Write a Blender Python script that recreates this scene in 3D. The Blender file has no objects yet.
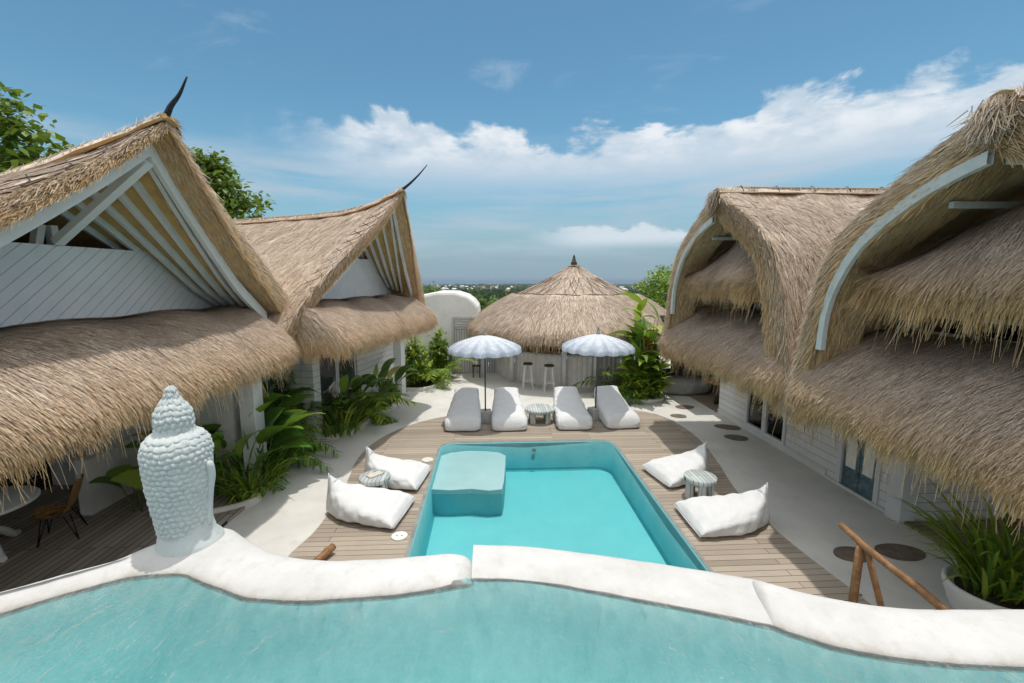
import bpy, math, random
import numpy as np
from math import sin, cos, pi, radians, sqrt, atan2
from mathutils import Vector, Matrix
from mathutils.geometry import tessellate_polygon
random.seed(7); rng = np.random.default_rng(11)
S = bpy.context.scene; COL = S.collection
A3 = lambda *v: np.array(v, float)

# ---------------------------------------------------------------- camera
FPX, CAM_H = 455.0, 4.2
cam = bpy.data.cameras.new('camera'); cam_o = bpy.data.objects.new('camera', cam); COL.objects.link(cam_o)
cam.sensor_width = 36; cam.lens = 36*FPX/1024; cam.clip_start = .05; cam.clip_end = 200000
cam_o.location = (0, 0, CAM_H)
cam_o.rotation_euler = (radians(90)-math.atan(63.5/FPX), 0, -math.atan(22/sqrt(FPX**2+63.5**2)))
S.camera = cam_o
S.view_settings.view_transform = 'Standard'; S.view_settings.look = 'None'
S.view_settings.exposure = 0.14; S.view_settings.gamma = 1
S.render.engine = 'CYCLES'
S.cycles.use_denoising = True; S.cycles.max_bounces = 8; S.cycles.transparent_max_bounces = 12
S.cycles.caustics_reflective = False; S.cycles.caustics_refractive = False
S.cycles.sample_clamp_indirect = 4.0

# ---------------------------------------------------------------- materials
class NT:
    def __init__(s, name):
        s.m = bpy.data.materials.new(name); s.m.use_nodes = True
        s.t = s.m.node_tree; s.t.nodes.clear()
        s.out = s.n('ShaderNodeOutputMaterial')
    def n(s, typ, **kw):
        x = s.t.nodes.new(typ)
        for k, v in kw.items():
            if k.startswith('i_'): x.inputs[k[2:].replace('_', ' ')].default_value = v
            else: setattr(x, k, v)
        return x
    def l(s, a, b): s.t.links.new(a, b)
    def coords(s, scale=(1, 1, 1), rot=(0, 0, 0), kind='Object'):
        c = s.n('ShaderNodeTexCoord'); m = s.n('ShaderNodeMapping')
        m.inputs['Scale'].default_value = scale; m.inputs['Rotation'].default_value = rot
        s.l(c.outputs[kind], m.inputs['Vector']); return m.outputs[0]
    def noise(s, vec, scale, detail=4, rough=.55, dist=0):
        x = s.n('ShaderNodeTexNoise'); x.inputs['Scale'].default_value = scale
        x.inputs['Detail'].default_value = detail; x.inputs['Roughness'].default_value = rough
        x.inputs['Distortion'].default_value = dist
        if vec is not None: s.l(vec, x.inputs['Vector'])
        return x.outputs['Fac']
    def ramp(s, fac, stops, interp='LINEAR'):
        r = s.n('ShaderNodeValToRGB'); r.color_ramp.interpolation = interp; e = r.color_ramp.elements
        while len(e) < len(stops): e.new(.5)
        for q, (p, c) in zip(e, stops):
            q.position = p; q.color = c if len(c) == 4 else (*c, 1)
        s.l(fac, r.inputs[0]); return r.outputs[0]
    def mix(s, fac, a, b, mode='MIX'):
        x = s.n('ShaderNodeMix', data_type='RGBA', blend_type=mode)
        for sock, v in ((x.inputs[0], fac), (x.inputs[6], a), (x.inputs[7], b)):
            if hasattr(v, 'links'): s.l(v, sock)
            elif isinstance(v, (int, float)): sock.default_value = v
            else: sock.default_value = (*v, 1) if len(v) == 3 else v
        return x.outputs[2]
    def math(s, op, a, b=0.0, clamp=False):
        x = s.n('ShaderNodeMath', operation=op); x.use_clamp = clamp
        for sock, v in zip(x.inputs, (a, b)):
            if hasattr(v, 'links'): s.l(v, sock)
            else: sock.default_value = v
        return x.outputs[0]
    def bump(s, h, strength=.3, dist=.02):
        b = s.n('ShaderNodeBump'); b.inputs['Strength'].default_value = strength; b.inputs['Distance'].default_value = dist
        s.l(h, b.inputs['Height']); return b.outputs[0]
    def bsdf(s, color, rough=.7, normal=None, spec=.4, metal=0, **kw):
        b = s.n('ShaderNodeBsdfPrincipled')
        if hasattr(color, 'links'): s.l(color, b.inputs['Base Color'])
        else: b.inputs['Base Color'].default_value = (*color, 1)
        if hasattr(rough, 'links'): s.l(rough, b.inputs['Roughness'])
        else: b.inputs['Roughness'].default_value = rough
        b.inputs['Specular IOR Level'].default_value = spec; b.inputs['Metallic'].default_value = metal
        if normal is not None: s.l(normal, b.inputs['Normal'])
        for k, v in kw.items(): b.inputs[k.replace('_', ' ')].default_value = v
        s.l(b.outputs[0], s.out.inputs['Surface']); return b

def m_mottled(name, c1, c2, scale=3, rough=.75, fine=40, bump=.25, bdist=.01, c3=None, spec=.3):
    t = NT(name); v = t.coords()
    n1 = t.noise(v, scale, 6, .6); n2 = t.noise(v, fine, 4, .6)
    c = t.ramp(n1, [(.3, c1), (.7, c2)])
    if c3 is not None:
        c = t.mix(t.ramp(t.noise(v, scale*2.3, 8, .7), [(.55, (0, 0, 0)), (.75, (1, 1, 1))]), c, c3)
    h = t.math('ADD', n1, t.math('MULTIPLY', n2, .6))
    t.bsdf(c, rough, t.bump(h, bump, bdist), spec); return t.m

def m_island(name, stops, rough=.6, spec=.3, translucent=0.0, noise=0.0):
    """colour by a random value per loose piece (leaves)"""
    t = NT(name); g = t.n('ShaderNodeNewGeometry')
    c = t.ramp(g.outputs['Random Per Island'], stops)
    if noise:
        c = t.mix(noise, c, t.ramp(t.noise(t.coords(), 1.3, 3), [(.3, stops[0][1]), (.7, stops[-1][1])]))
    b = t.bsdf(c, rough, None, spec)
    if translucent:
        tr = t.n('ShaderNodeBsdfTranslucent'); t.l(t.mix(.5, c, (.35, .5, .04)), tr.inputs['Color'])
        mx = t.n('ShaderNodeMixShader'); mx.inputs[0].default_value = translucent
        t.l(b.outputs[0], mx.inputs[1]); t.l(tr.outputs[0], mx.inputs[2]); t.l(mx.outputs[0], t.out.inputs['Surface'])
    return t.m

def m_thatch(name, grey, mid, pale, gold_a, gold_b):
    t = NT(name); g = t.n('ShaderNodeNewGeometry')
    r = g.outputs['Random Per Island']
    at = t.n('ShaderNodeAttribute', attribute_name='tip')
    v = t.coords()
    big = t.noise(v, 2.4, 7, .72)
    fine = t.noise(v, 30, 4, .7)
    rr = t.math('ADD', t.math('MULTIPLY', r, .68), t.math('MULTIPLY', big, .46))
    old = t.ramp(rr, [(.15, grey), (.52, mid), (.92, pale)])
    gold = t.ramp(rr, [(.1, gold_b), (.85, gold_a)])
    c = t.mix(at.outputs['Fac'], old, gold)
    c = t.mix(.3, c, t.ramp(fine, [(.3, (.6, .6, .6)), (.65, (1, 1, 1))]), 'MULTIPLY')
    t.bsdf(c, .75, t.bump(fine, .5, .02), .25); return t.m

def m_planks(name, c1, c2, width, gap=.05, axis='y', rough=.7, grain=.5, gapc=(.03, .025, .02), length=2.6, bump=.4, rotz=0.0, vertical=False, coord='Object'):
    """boards; axis = direction across the boards"""
    t = NT(name)
    rot = {'y': (0, 0, 0), 'x': (0, 0, pi/2)}.get(axis, (0, 0, 0))
    v0 = t.coords(kind=coord)
    sep = t.n('ShaderNodeSeparateXYZ'); t.l(v0, sep.inputs[0])
    comb = t.n('ShaderNodeCombineXYZ')
    ax = {'x': 0, 'y': 1, 'z': 2}[axis]
    if axis == 'z':
        t.l(t.math('ADD', sep.outputs[0], sep.outputs[1]), comb.inputs[0]); t.l(sep.outputs[2], comb.inputs[1])
    elif axis == 'y': t.l(sep.outputs[0], comb.inputs[0]); t.l(sep.outputs[1], comb.inputs[1])
    else: t.l(sep.outputs[1], comb.inputs[0]); t.l(sep.outputs[0], comb.inputs[1])
    b = t.n('ShaderNodeTexBrick'); t.l(comb.outputs[0], b.inputs['Vector'])
    b.offset = .37; b.inputs['Scale'].default_value = 1
    b.inputs['Brick Width'].default_value = length; b.inputs['Row Height'].default_value = width
    b.inputs['Mortar Size'].default_value = width*gap; b.inputs['Mortar Smooth'].default_value = .2
    b.inputs['Color1'].default_value = (0, 0, 0, 1); b.inputs['Color2'].default_value = (1, 1, 1, 1); b.inputs['Mortar'].default_value = (.5, .5, .5, 1)
    st = t.n('ShaderNodeMapping'); st.inputs['Scale'].default_value = (1.2, 14, 1) ; t.l(comb.outputs[0], st.inputs['Vector'])
    gr = t.noise(st.outputs[0], 5, 6, .65)
    big = t.noise(v0, .9, 4)
    f = t.math('ADD', t.math('MULTIPLY', b.outputs['Color'], .45), t.math('ADD', t.math('MULTIPLY', gr, grain), t.math('MULTIPLY', big, .35)))
    c = t.ramp(f, [(.2, c1), (.95, c2)])
    c = t.mix(b.outputs['Fac'], c, gapc)
    h = t.math('SUBTRACT', t.math('MULTIPLY', gr, .2), b.outputs['Fac'])
    t.bsdf(c, rough, t.bump(h, bump, .01), .3); return t.m

def m_plain(name, c, rough=.5, metal=0, spec=.4, var=.12, scale=6):
    t = NT(name); n = t.noise(t.coords(), scale, 5, .6)
    lo = tuple(x*(1-var) for x in c); hi = tuple(min(1, x*(1+var)) for x in c)
    t.bsdf(t.ramp(n, [(.3, lo), (.7, hi)]), rough, t.bump(n, .1, .005), spec, metal); return t.m

def m_water(name, absorb, dens, bump_scale, bump_str, stretch=(1, 1, 1), wave=0):
    t = NT(name); v = t.coords(stretch)
    h = t.noise(v, bump_scale, 4, .6, .6)
    h2 = t.noise(v, bump_scale*4.1, 3, .6, .3)
    nb = t.bump(t.math('ADD', h, t.math('MULTIPLY', h2, .35)), bump_str, .05 if wave else .03)
    gl = t.n('ShaderNodeBsdfGlossy'); gl.inputs['Roughness'].default_value = .03; t.l(nb, gl.inputs['Normal'])
    tr = t.n('ShaderNodeBsdfTransparent')
    fr = t.n('ShaderNodeFresnel'); fr.inputs['IOR'].default_value = 1.33; t.l(nb, fr.inputs['Normal'])
    mx = t.n('ShaderNodeMixShader'); t.l(fr.outputs[0], mx.inputs[0]); t.l(tr.outputs[0], mx.inputs[1]); t.l(gl.outputs[0], mx.inputs[2])
    if wave:
        rf = t.n('ShaderNodeBsdfRefraction'); rf.inputs['IOR'].default_value = 1.33; rf.inputs['Roughness'].default_value = .0; t.l(nb, rf.inputs['Normal'])
        m2 = t.n('ShaderNodeMixShader'); m2.inputs[0].default_value = wave; t.l(tr.outputs[0], m2.inputs[1]); t.l(rf.outputs[0], m2.inputs[2]); t.l(m2.outputs[0], mx.inputs[1])
    t.l(mx.outputs[0], t.out.inputs['Surface'])
    va = t.n('ShaderNodeVolumeAbsorption'); va.inputs['Color'].default_value = (*absorb, 1); va.inputs['Density'].default_value = dens
    t.l(va.outputs[0], t.out.inputs['Volume']); return t.m

M = {}
M['thatch_tan'] = m_thatch('thatch tan', (.20, .14, .10), (.62, .485, .375), (.92, .81, .69), (.84, .55, .26), (.46, .265, .11))
M['thatch_grey'] = m_thatch('thatch grey brown', (.17, .128, .098), (.55, .435, .345), (.86, .75, .63), (.80, .54, .25), (.40, .245, .105))
M['white_paint'] = m_mottled('white painted timber', (.68, .70, .71), (.78, .80, .80), 2.5, .55, 30, .12, .006)
M['plaster'] = m_mottled('white plaster', (.66, .66, .64), (.76, .76, .74), 1.6, .8, 26, .35, .012, (.60, .58, .54))
M['bluewhite'] = m_mottled('pale blue white paint', (.50, .545, .54), (.61, .645, .635), 5, .7, 30, .4, .008, (.40, .43, .41))
M['concrete'] = m_mottled('pale smooth concrete', (.58, .57, .53), (.72, .70, .655), .9, .8, 18, .2, .006, (.55, .535, .50))
M['deck'] = m_planks('weathered deck boards', (.23, .19, .148), (.47, .40, .32), .13, .035, 'y', .75)
M['porch_boards'] = m_planks('grey porch boards', (.22, .18, .15), (.44, .38, .33), .12, .06, 'x', .75)
M['porch_boards_b'] = m_planks('brown porch boards', (.17, .13, .10), (.34, .27, .215), .12, .06, 'y', .75)
M['white_boards'] = m_planks('white lapped boards', (.72, .73, .72), (.82, .83, .81), .17, .035, 'z', .6, .3, (.3, .3, .29), 9, .6)
M['dark_wood'] = m_plain('dark timber', (.05, .042, .036), .6)
M['horn'] = m_plain('black horn wood', (.012, .014, .022), .45)
M['brown_wood'] = m_mottled('stripped pole wood', (.17, .075, .032), (.36, .19, .085), 9, .55, 40, .4, .01, (.5, .33, .2))
M['wash_wood'] = m_planks('whitewashed wood', (.24, .28, .28), (.58, .62, .61), .075, .06, 'x', .75, .8, (.12, .13, .13), 3)
M['fabric'] = m_mottled('white canvas', (.70, .70, .70), (.76, .76, .76), 5, .8, 22, .6, .022)
M['black_metal'] = m_plain('black metal', (.02, .02, .022), .4, .6)
M['grey_metal'] = m_plain('grey pole', (.09, .09, .095), .4, .5)
M['base_stone'] = m_mottled('grey concrete base', (.32, .32, .31), (.45, .45, .44), 8, .85, 60, .3)
M['stone'] = m_mottled('brown stepping stone', (.13, .10, .08), (.23, .18, .145), 7, .8, 60, .3)
M['soil'] = m_mottled('dark soil', (.03, .022, .015), (.07, .05, .035), 6, .95, 50, .6, .03)
M['bamboo'] = m_mottled('tan woven mat', (.50, .31, .11), (.66, .44, .18), 5, .7, 60, .5, .01)
M['rattan'] = m_planks('woven rattan', (.25, .12, .04), (.5, .28, .11), .02, .15, 'z', .6, .5, (.12, .06, .02), .09)
M['bark'] = m_mottled('tree bark', (.11, .085, .06), (.23, .19, .15), 6, .9, 40, .6, .03)
M['leaf_tree'] = m_island('tree leaves', [(0, (.045, .10, .016)), (.5, (.11, .20, .03)), (1, (.26, .33, .07))], .5, .4, .25)
M['leaf_bright'] = m_island('bright leaves', [(0, (.07, .16, .018)), (.55, (.20, .33, .035)), (.95, (.40, .48, .06)), (1, (.42, .30, .07))], .5, .4, .3)
M['leaf_dark'] = m_island('glossy dark leaves', [(0, (.035, .10, .016)), (.55, (.085, .20, .03)), (.95, (.27, .42, .05)), (1, (.36, .27, .07))], .35, .5, .2)
M['leaf_lime'] = m_island('yellow green leaves', [(0, (.05, .13, .015)), (.5, (.12, .24, .025)), (1, (.42, .45, .06))], .4, .4, .25)
M['leaf_far'] = m_island('far foliage', [(0, (.03, .06, .015)), (.6, (.06, .11, .025)), (1, (.12, .18, .04))], .8, .1, 0)
M['flower'] = m_plain('red orange bracts', (.6, .16, .05), .5)
M['stem'] = m_plain('green stem', (.12, .18, .04), .5)
M['cord'] = m_plain('dark cord', (.06, .042, .03), .8)
M['pole_bamboo'] = m_plain('pale bamboo pole', (.36, .27, .19), .6)
M['grey_louvre'] = m_planks('grey louvre boards', (.36, .36, .35), (.5, .5, .49), .09, .12, 'z', .7, .4, (.16, .16, .16), 6)
M['grey_panel'] = m_planks('pale grey upright boards', (.45, .44, .42), (.60, .59, .57), .11, .1, 'x', .75, .4, (.16, .155, .15), 6)
M['counter'] = m_planks('grey bar cladding', (.40, .38, .35), (.58, .56, .52), .10, .12, 'z', .8, .5, (.17, .16, .15), 6)
M['curtain'] = m_plain('cream curtain', (.86, .88, .83), .85)
M['blue_door'] = m_mottled('worn blue door paint', (.05, .10, .13), (.16, .25, .29), 6, .6, 40, .3, .01, (.42, .45, .42))
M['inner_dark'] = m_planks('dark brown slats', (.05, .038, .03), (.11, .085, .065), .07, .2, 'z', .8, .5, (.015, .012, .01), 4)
M['tile_shaded'] = m_mottled('shaded pool plaster', (.16, .48, .52), (.22, .55, .58), 2.2, .6, 20, .1)  # darker copy of the pool plaster, shade of walls and ledge sides put into colour
M['tile_pale'] = m_mottled('pale ledge plaster', (.50, .62, .62), (.57, .68, .68), 2.2, .6, 20, .1)
M['tile'] = m_mottled('aqua pool plaster', (.55, .68, .67), (.62, .73, .71), 2.2, .6, 20, .1)
def m_mosaic():
    t = NT('turquoise mosaic'); v = t.coords()
    b = t.n('ShaderNodeTexBrick'); t.l(v, b.inputs['Vector']); b.offset = 0; b.inputs['Scale'].default_value = 1; b.inputs['Brick Width'].default_value = .05; b.inputs['Row Height'].default_value = .05
    b.inputs['Mortar Size'].default_value = .0025; b.inputs['Color1'].default_value = (.20, .60, .63, 1); b.inputs['Color2'].default_value = (.52, .90, .90, 1); b.inputs['Mortar'].default_value = (.44, .82, .83, 1)
    n = t.noise(t.coords((1, .35, 1)), 16, 7, .72, .5); n1 = t.noise(v, 1.6, 4)
    c = t.mix(.68, b.outputs['Color'], t.ramp(n, [(.34, (.20, .60, .63)), (.55, (.40, .80, .80)), (.66, (.60, .90, .89)), (.76, (.80, .92, .90))]))  # pale end of the ramp paints glint flecks into the tile colour
    c = t.mix(.4, c, t.ramp(n1, [(.3, (.18, .56, .60)), (.7, (.48, .88, .88))]))
    fl = t.noise(t.coords((1, .3, 1)), 55, 3, .6)
    c = t.mix(t.ramp(fl, [(.64, (0, 0, 0)), (.78, (.6, .6, .6))]), c, (.85, .93, .91))  # fine white flecks stand in for sun glints and caustics
    t.bsdf(c, .5); return t.m
M['tile_teal'] = m_mosaic()
M['rim'] = m_mottled('grey tile rim', (.20, .21, .20), (.32, .33, .31), 5, .6, 40, .2)
M['water_low'] = m_water('clear pool water', (.26, .88, .92), .85, 2.6, .25)
M['water_up'] = m_water('rippled pool water', (.25, .895, .935), .92, 8.0, .95, (1, .5, 1), .42)
M['grey_slat'] = m_mottled('pale grey slats', (.66, .64, .60), (.78, .76, .72), 5, .8, 30, .2)
M['grate'] = m_plain('drain metal', (.35, .35, .34), .5, .3)
M['glaze'] = (lambda t: (t.bsdf((.05, .06, .065), .06, None, .8), t.m)[1])(NT('window glass'))
def m_glass():
    t = NT('clear door glass'); fr = t.n('ShaderNodeFresnel'); fr.inputs['IOR'].default_value = 1.28
    tr = t.n('ShaderNodeBsdfTransparent'); tr.inputs['Color'].default_value = (.95, .97, .96, 1); gl = t.n('ShaderNodeBsdfGlossy'); gl.inputs['Roughness'].default_value = .02
    mx = t.n('ShaderNodeMixShader'); t.l(fr.outputs[0], mx.inputs[0]); t.l(tr.outputs[0], mx.inputs[1]); t.l(gl.outputs[0], mx.inputs[2]); t.l(mx.outputs[0], t.out.inputs['Surface']); return t.m
M['glaze_clear'] = m_glass()
M['town_wall'] = m_plain('town walls', (.7, .68, .64), .8)
M['town_roof'] = m_plain('town roofs', (.32, .16, .10), .8)
M['paper'] = m_plain('pale paper', (.62, .58, .5), .7)

# wet grime line on coping
def m_coping():
    t = NT('coping plaster'); v = t.coords()
    n1 = t.noise(v, 3.0, 7, .65); n2 = t.noise(v, 55, 4, .6); n3 = t.noise(v, 11, 5, .7)
    c = t.ramp(n1, [(.3, (.54, .53, .51)), (.7, (.66, .65, .635))])
    c = t.mix(t.ramp(n3, [(.53, (0, 0, 0)), (.72, (.5, .5, .5))]), c, (.49, .465, .425))
    at = t.n('ShaderNodeAttribute', attribute_name='tip')
    gr = t.math('MULTIPLY', at.outputs['Fac'], t.ramp(n3, [(.3, (.35, .35, .35)), (.6, (1, 1, 1))]))
    c = t.mix(gr, c, (.27, .22, .16))
    h = t.math('ADD', t.math('MULTIPLY', n1, .8), t.math('ADD', t.math('MULTIPLY', n2, .35), t.math('MULTIPLY', n3, .5)))
    t.bsdf(c, .75, t.bump(h, .5, .014), .3); return t.m
M['coping'] = m_coping()
def m_vgroove():
    t = NT('diagonal white boards'); c = t.n('ShaderNodeTexCoord')
    sep = t.n('ShaderNodeSeparateXYZ'); t.l(c.outputs['Object'], sep.inputs[0])
    # boards slope at 45 degrees across the wall
    d = t.math('SUBTRACT', t.math('MULTIPLY', sep.outputs[1], .8), sep.outputs[2])
    f = t.math('FRACT', t.math('MULTIPLY', d, 6.0))
    line = t.ramp(f, [(0, (0, 0, 0)), (.05, (1, 1, 1)), (.95, (1, 1, 1)), (1, (0, 0, 0))])
    n = t.noise(c.outputs['Object'], 3, 4)
    col = t.mix(line, (.40, .46, .49), t.ramp(n, [(.3, (.66, .71, .73)), (.7, (.74, .78, .79))]))
    t.bsdf(col, .6, t.bump(line, .6, .01), .3); return t.m
M['vgroove'] = m_vgroove()
def m_canopy():
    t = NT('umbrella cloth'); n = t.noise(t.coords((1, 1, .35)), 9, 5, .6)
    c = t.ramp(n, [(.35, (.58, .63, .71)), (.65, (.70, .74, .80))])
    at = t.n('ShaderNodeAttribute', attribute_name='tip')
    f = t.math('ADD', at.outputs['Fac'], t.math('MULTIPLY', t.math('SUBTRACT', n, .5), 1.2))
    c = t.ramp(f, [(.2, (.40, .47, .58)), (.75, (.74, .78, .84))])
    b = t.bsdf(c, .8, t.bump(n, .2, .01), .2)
    tr = t.n('ShaderNodeBsdfTranslucent'); tr.inputs['Color'].default_value = (.75, .78, .82, 1)
    mx = t.n('ShaderNodeMixShader'); mx.inputs[0].default_value = .22
    t.l(b.outputs[0], mx.inputs[1]); t.l(tr.outputs[0], mx.inputs[2]); t.l(mx.outputs[0], t.out.inputs['Surface']); return t.m
M['canopy'] = m_canopy()
def m_terrain():
    t = NT('hill ground'); n = t.noise(t.coords(), .02, 8, .65); n2 = t.noise(t.coords(), .3, 4)
    c = t.ramp(t.math('ADD', t.math('MULTIPLY', n, .7), t.math('MULTIPLY', n2, .3)), [(.35, (.035, .06, .018)), (.6, (.07, .10, .03)), (.75, (.12, .12, .06))])
    t.bsdf(c, .95, None, .1); return t.m
M['terrain'] = m_terrain()
def m_sea():
    t = NT('sea water'); n = t.noise(t.coords((.002, .01, 1)), 1, 4)
    t.bsdf(t.ramp(n, [(.3, (.035, .085, .13)), (.7, (.05, .11, .16))]), .35, None, .3); return t.m
M['sea'] = m_sea()

# ---------------------------------------------------------------- objects
ORG = {}                                                   # object name -> world origin its mesh data is relative to
def link(name, mesh, parent=None):
    o = bpy.data.objects.new(name, mesh); COL.objects.link(o)
    if parent is not None: o.parent = parent
    return o
def tag(o, label=None, cat=None, group=None, kind=None):
    for k, v in (('label', label), ('category', cat), ('group', group), ('kind', kind)):
        if v: o[k] = v
    return o
def thing(name, loc, label, cat, group=None):
    o = link(name, None); o.location = loc; ORG[o.name] = A3(*loc); o.empty_display_size = .2
    return tag(o, label, cat, group)
def copy_tree(o, parent=None):
    c = o.copy(); COL.objects.link(c)
    if parent is not None: c.parent = parent
    for ch in o.children: copy_tree(ch, c)
    return c

class MB:
    def __init__(s): s.v = []; s.f = []; s.sm = []; s.att = []
    def add(s, vs, fs, smooth=False, att=0.0):
        k = len(s.v); s.v += [tuple(map(float, p)) for p in vs]; s.f += [tuple(i+k for i in f) for f in fs]
        s.sm += [smooth]*len(fs); s.att += list(att) if hasattr(att, '__len__') else [att]*len(vs); return s
    def box(s, x0, x1, y0, y1, z0, z1):
        vs = [(x, y, z) for z in (z0, z1) for y in (y0, y1) for x in (x0, x1)]
        return s.add(vs, [(0, 2, 3, 1), (4, 5, 7, 6), (0, 1, 5, 4), (2, 6, 7, 3), (0, 4, 6, 2), (1, 3, 7, 5)])
    def hexa(s, vs):                                       # 4 bottom + 4 top points, both in the same order
        return s.add(vs, [(3, 2, 1, 0), (4, 5, 6, 7), (0, 1, 5, 4), (1, 2, 6, 5), (2, 3, 7, 6), (3, 0, 4, 7)])
    def beam(s, p, q, w, h, up=(0, 0, 1)):
        p, q, up = A3(*p), A3(*q), A3(*up); d = q-p; d /= np.linalg.norm(d)
        x = np.cross(d, up); x /= np.linalg.norm(x); y = np.cross(x, d)
        c = [(-1, -1), (1, -1), (1, 1), (-1, 1)]
        return s.hexa([e+x*a*w/2+y*b*h/2 for e in (p, q) for a, b in c])
    def tube(s, pts, r, n=10, cap=True, smooth=True):
        pts = [A3(*p) for p in pts]; rs = r if hasattr(r, '__len__') else [r]*len(pts)
        vs = []; ref = None
        for i, p in enumerate(pts):
            d = pts[min(i+1, len(pts)-1)]-pts[max(i-1, 0)]; d = d/(np.linalg.norm(d)+1e-9)
            if ref is None:
                ref = np.cross(d, (0, 0, 1) if abs(d[2]) < .9 else (1, 0, 0))
            ref = ref-d*(ref@d); ref /= np.linalg.norm(ref); y = np.cross(d, ref)
            vs += [p+(ref*cos(2*pi*k/n)+y*sin(2*pi*k/n))*rs[i] for k in range(n)]
        fs = [(i*n+k, i*n+(k+1) % n, (i+1)*n+(k+1) % n, (i+1)*n+k) for i in range(len(pts)-1) for k in range(n)]
        s.add(vs, fs, smooth)
        if cap:
            k = len(s.v)-len(vs); L = len(pts)-1
            s.f += [tuple(k+i for i in range(n))[::-1], tuple(k+L*n+i for i in range(n))]; s.sm += [False, False]
        return s
    def lathe(s, prof, c=(0, 0, 0), n=24, smooth=True, sx=1, sy=1):
        vs = [(c[0]+r*cos(2*pi*k/n)*sx, c[1]+r*sin(2*pi*k/n)*sy, c[2]+z) for r, z in prof for k in range(n)]
        fs = [(i*n+k, i*n+(k+1) % n, (i+1)*n+(k+1) % n, (i+1)*n+k) for i in range(len(prof)-1) for k in range(n)]
        s.add(vs, fs, smooth); k = len(s.v)-len(vs)
        s.f += [tuple(k+i for i in range(n))[::-1], tuple(k+(len(prof)-1)*n+i for i in range(n))]; s.sm += [False, False]
        return s
    def grid(s, G, smooth=True, flip=False, att=0.0, close_u=False):
        G = np.asarray(G, float); a, b = G.shape[:2]
        fs = []
        for i in range(a if close_u else a-1):
            for j in range(b-1):
                q = (i*b+j, ((i+1) % a)*b+j, ((i+1) % a)*b+j+1, i*b+j+1); fs.append(q[::-1] if flip else q)
        return s.add(G.reshape(-1, 3), fs, smooth, att)
    def slab(s, loops, z0, z1):                            # polygon (with holes) as a closed slab
        tri = tessellate_polygon([[Vector((x, y, 0)) for x, y in L] for L in loops])
        flat = [p for L in loops for p in L]; n = len(flat)
        vs = [(x, y, z1) for x, y in flat]+[(x, y, z0) for x, y in flat]
        fs = []
        for a, b, c in tri:
            A, B, C = flat[a], flat[b], flat[c]
            if (B[0]-A[0])*(C[1]-A[1])-(B[1]-A[1])*(C[0]-A[0]) < 0: a, b = b, a
            fs += [(a, b, c), (c+n, b+n, a+n)]
        k = 0
        for L in loops:
            m = len(L)
            fs += [(k+i, k+(i+1) % m, n+k+(i+1) % m, n+k+i) for i in range(m)]
            k += m
        return s.add(vs, fs)
    def build(s, name, mat, parent=None, label=None, bevel=0, att=False, subdiv=0):
        me = bpy.data.meshes.new(name); org = ORG.get(parent.name, A3(0, 0, 0)) if parent is not None else A3(0, 0, 0)
        v = np.array(s.v)-org
        me.from_pydata(v.tolist(), [], s.f); me.polygons.foreach_set('use_smooth', s.sm)
        if att:
            a = me.attributes.new('tip', 'FLOAT', 'POINT'); a.data.foreach_set('value', np.array(s.att, np.float32))
        me.materials.append(mat); me.update()
        o = link(name, me, parent); ORG[o.name] = org
        if label: o['label'] = label
        if bevel:
            b = o.modifiers.new('bevel', 'BEVEL'); b.width = bevel; b.segments = 2; b.limit_method = 'ANGLE'
        if subdiv:
            d = o.modifiers.new('subdiv', 'SUBSURF'); d.levels = d.render_levels = subdiv
        return o

def nrm(a): return a/(np.linalg.norm(a, axis=-1, keepdims=True)+1e-9)
def spl(pts, n):                                           # Catmull-Rom resample
    P = np.array(pts, float); P = np.vstack([2*P[0]-P[1], P, 2*P[-1]-P[-2]]); m = len(P)-3; out = []
    for x in np.linspace(0, m-1e-6, n):
        i = int(x); t = x-i; a, b, c, d = P[i:i+4]
        out.append(.5*((2*b)+(-a+c)*t+(2*a-5*b+4*c-d)*t*t+(-a+3*b-3*c+d)*t**3))
    return np.array(out)

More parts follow.
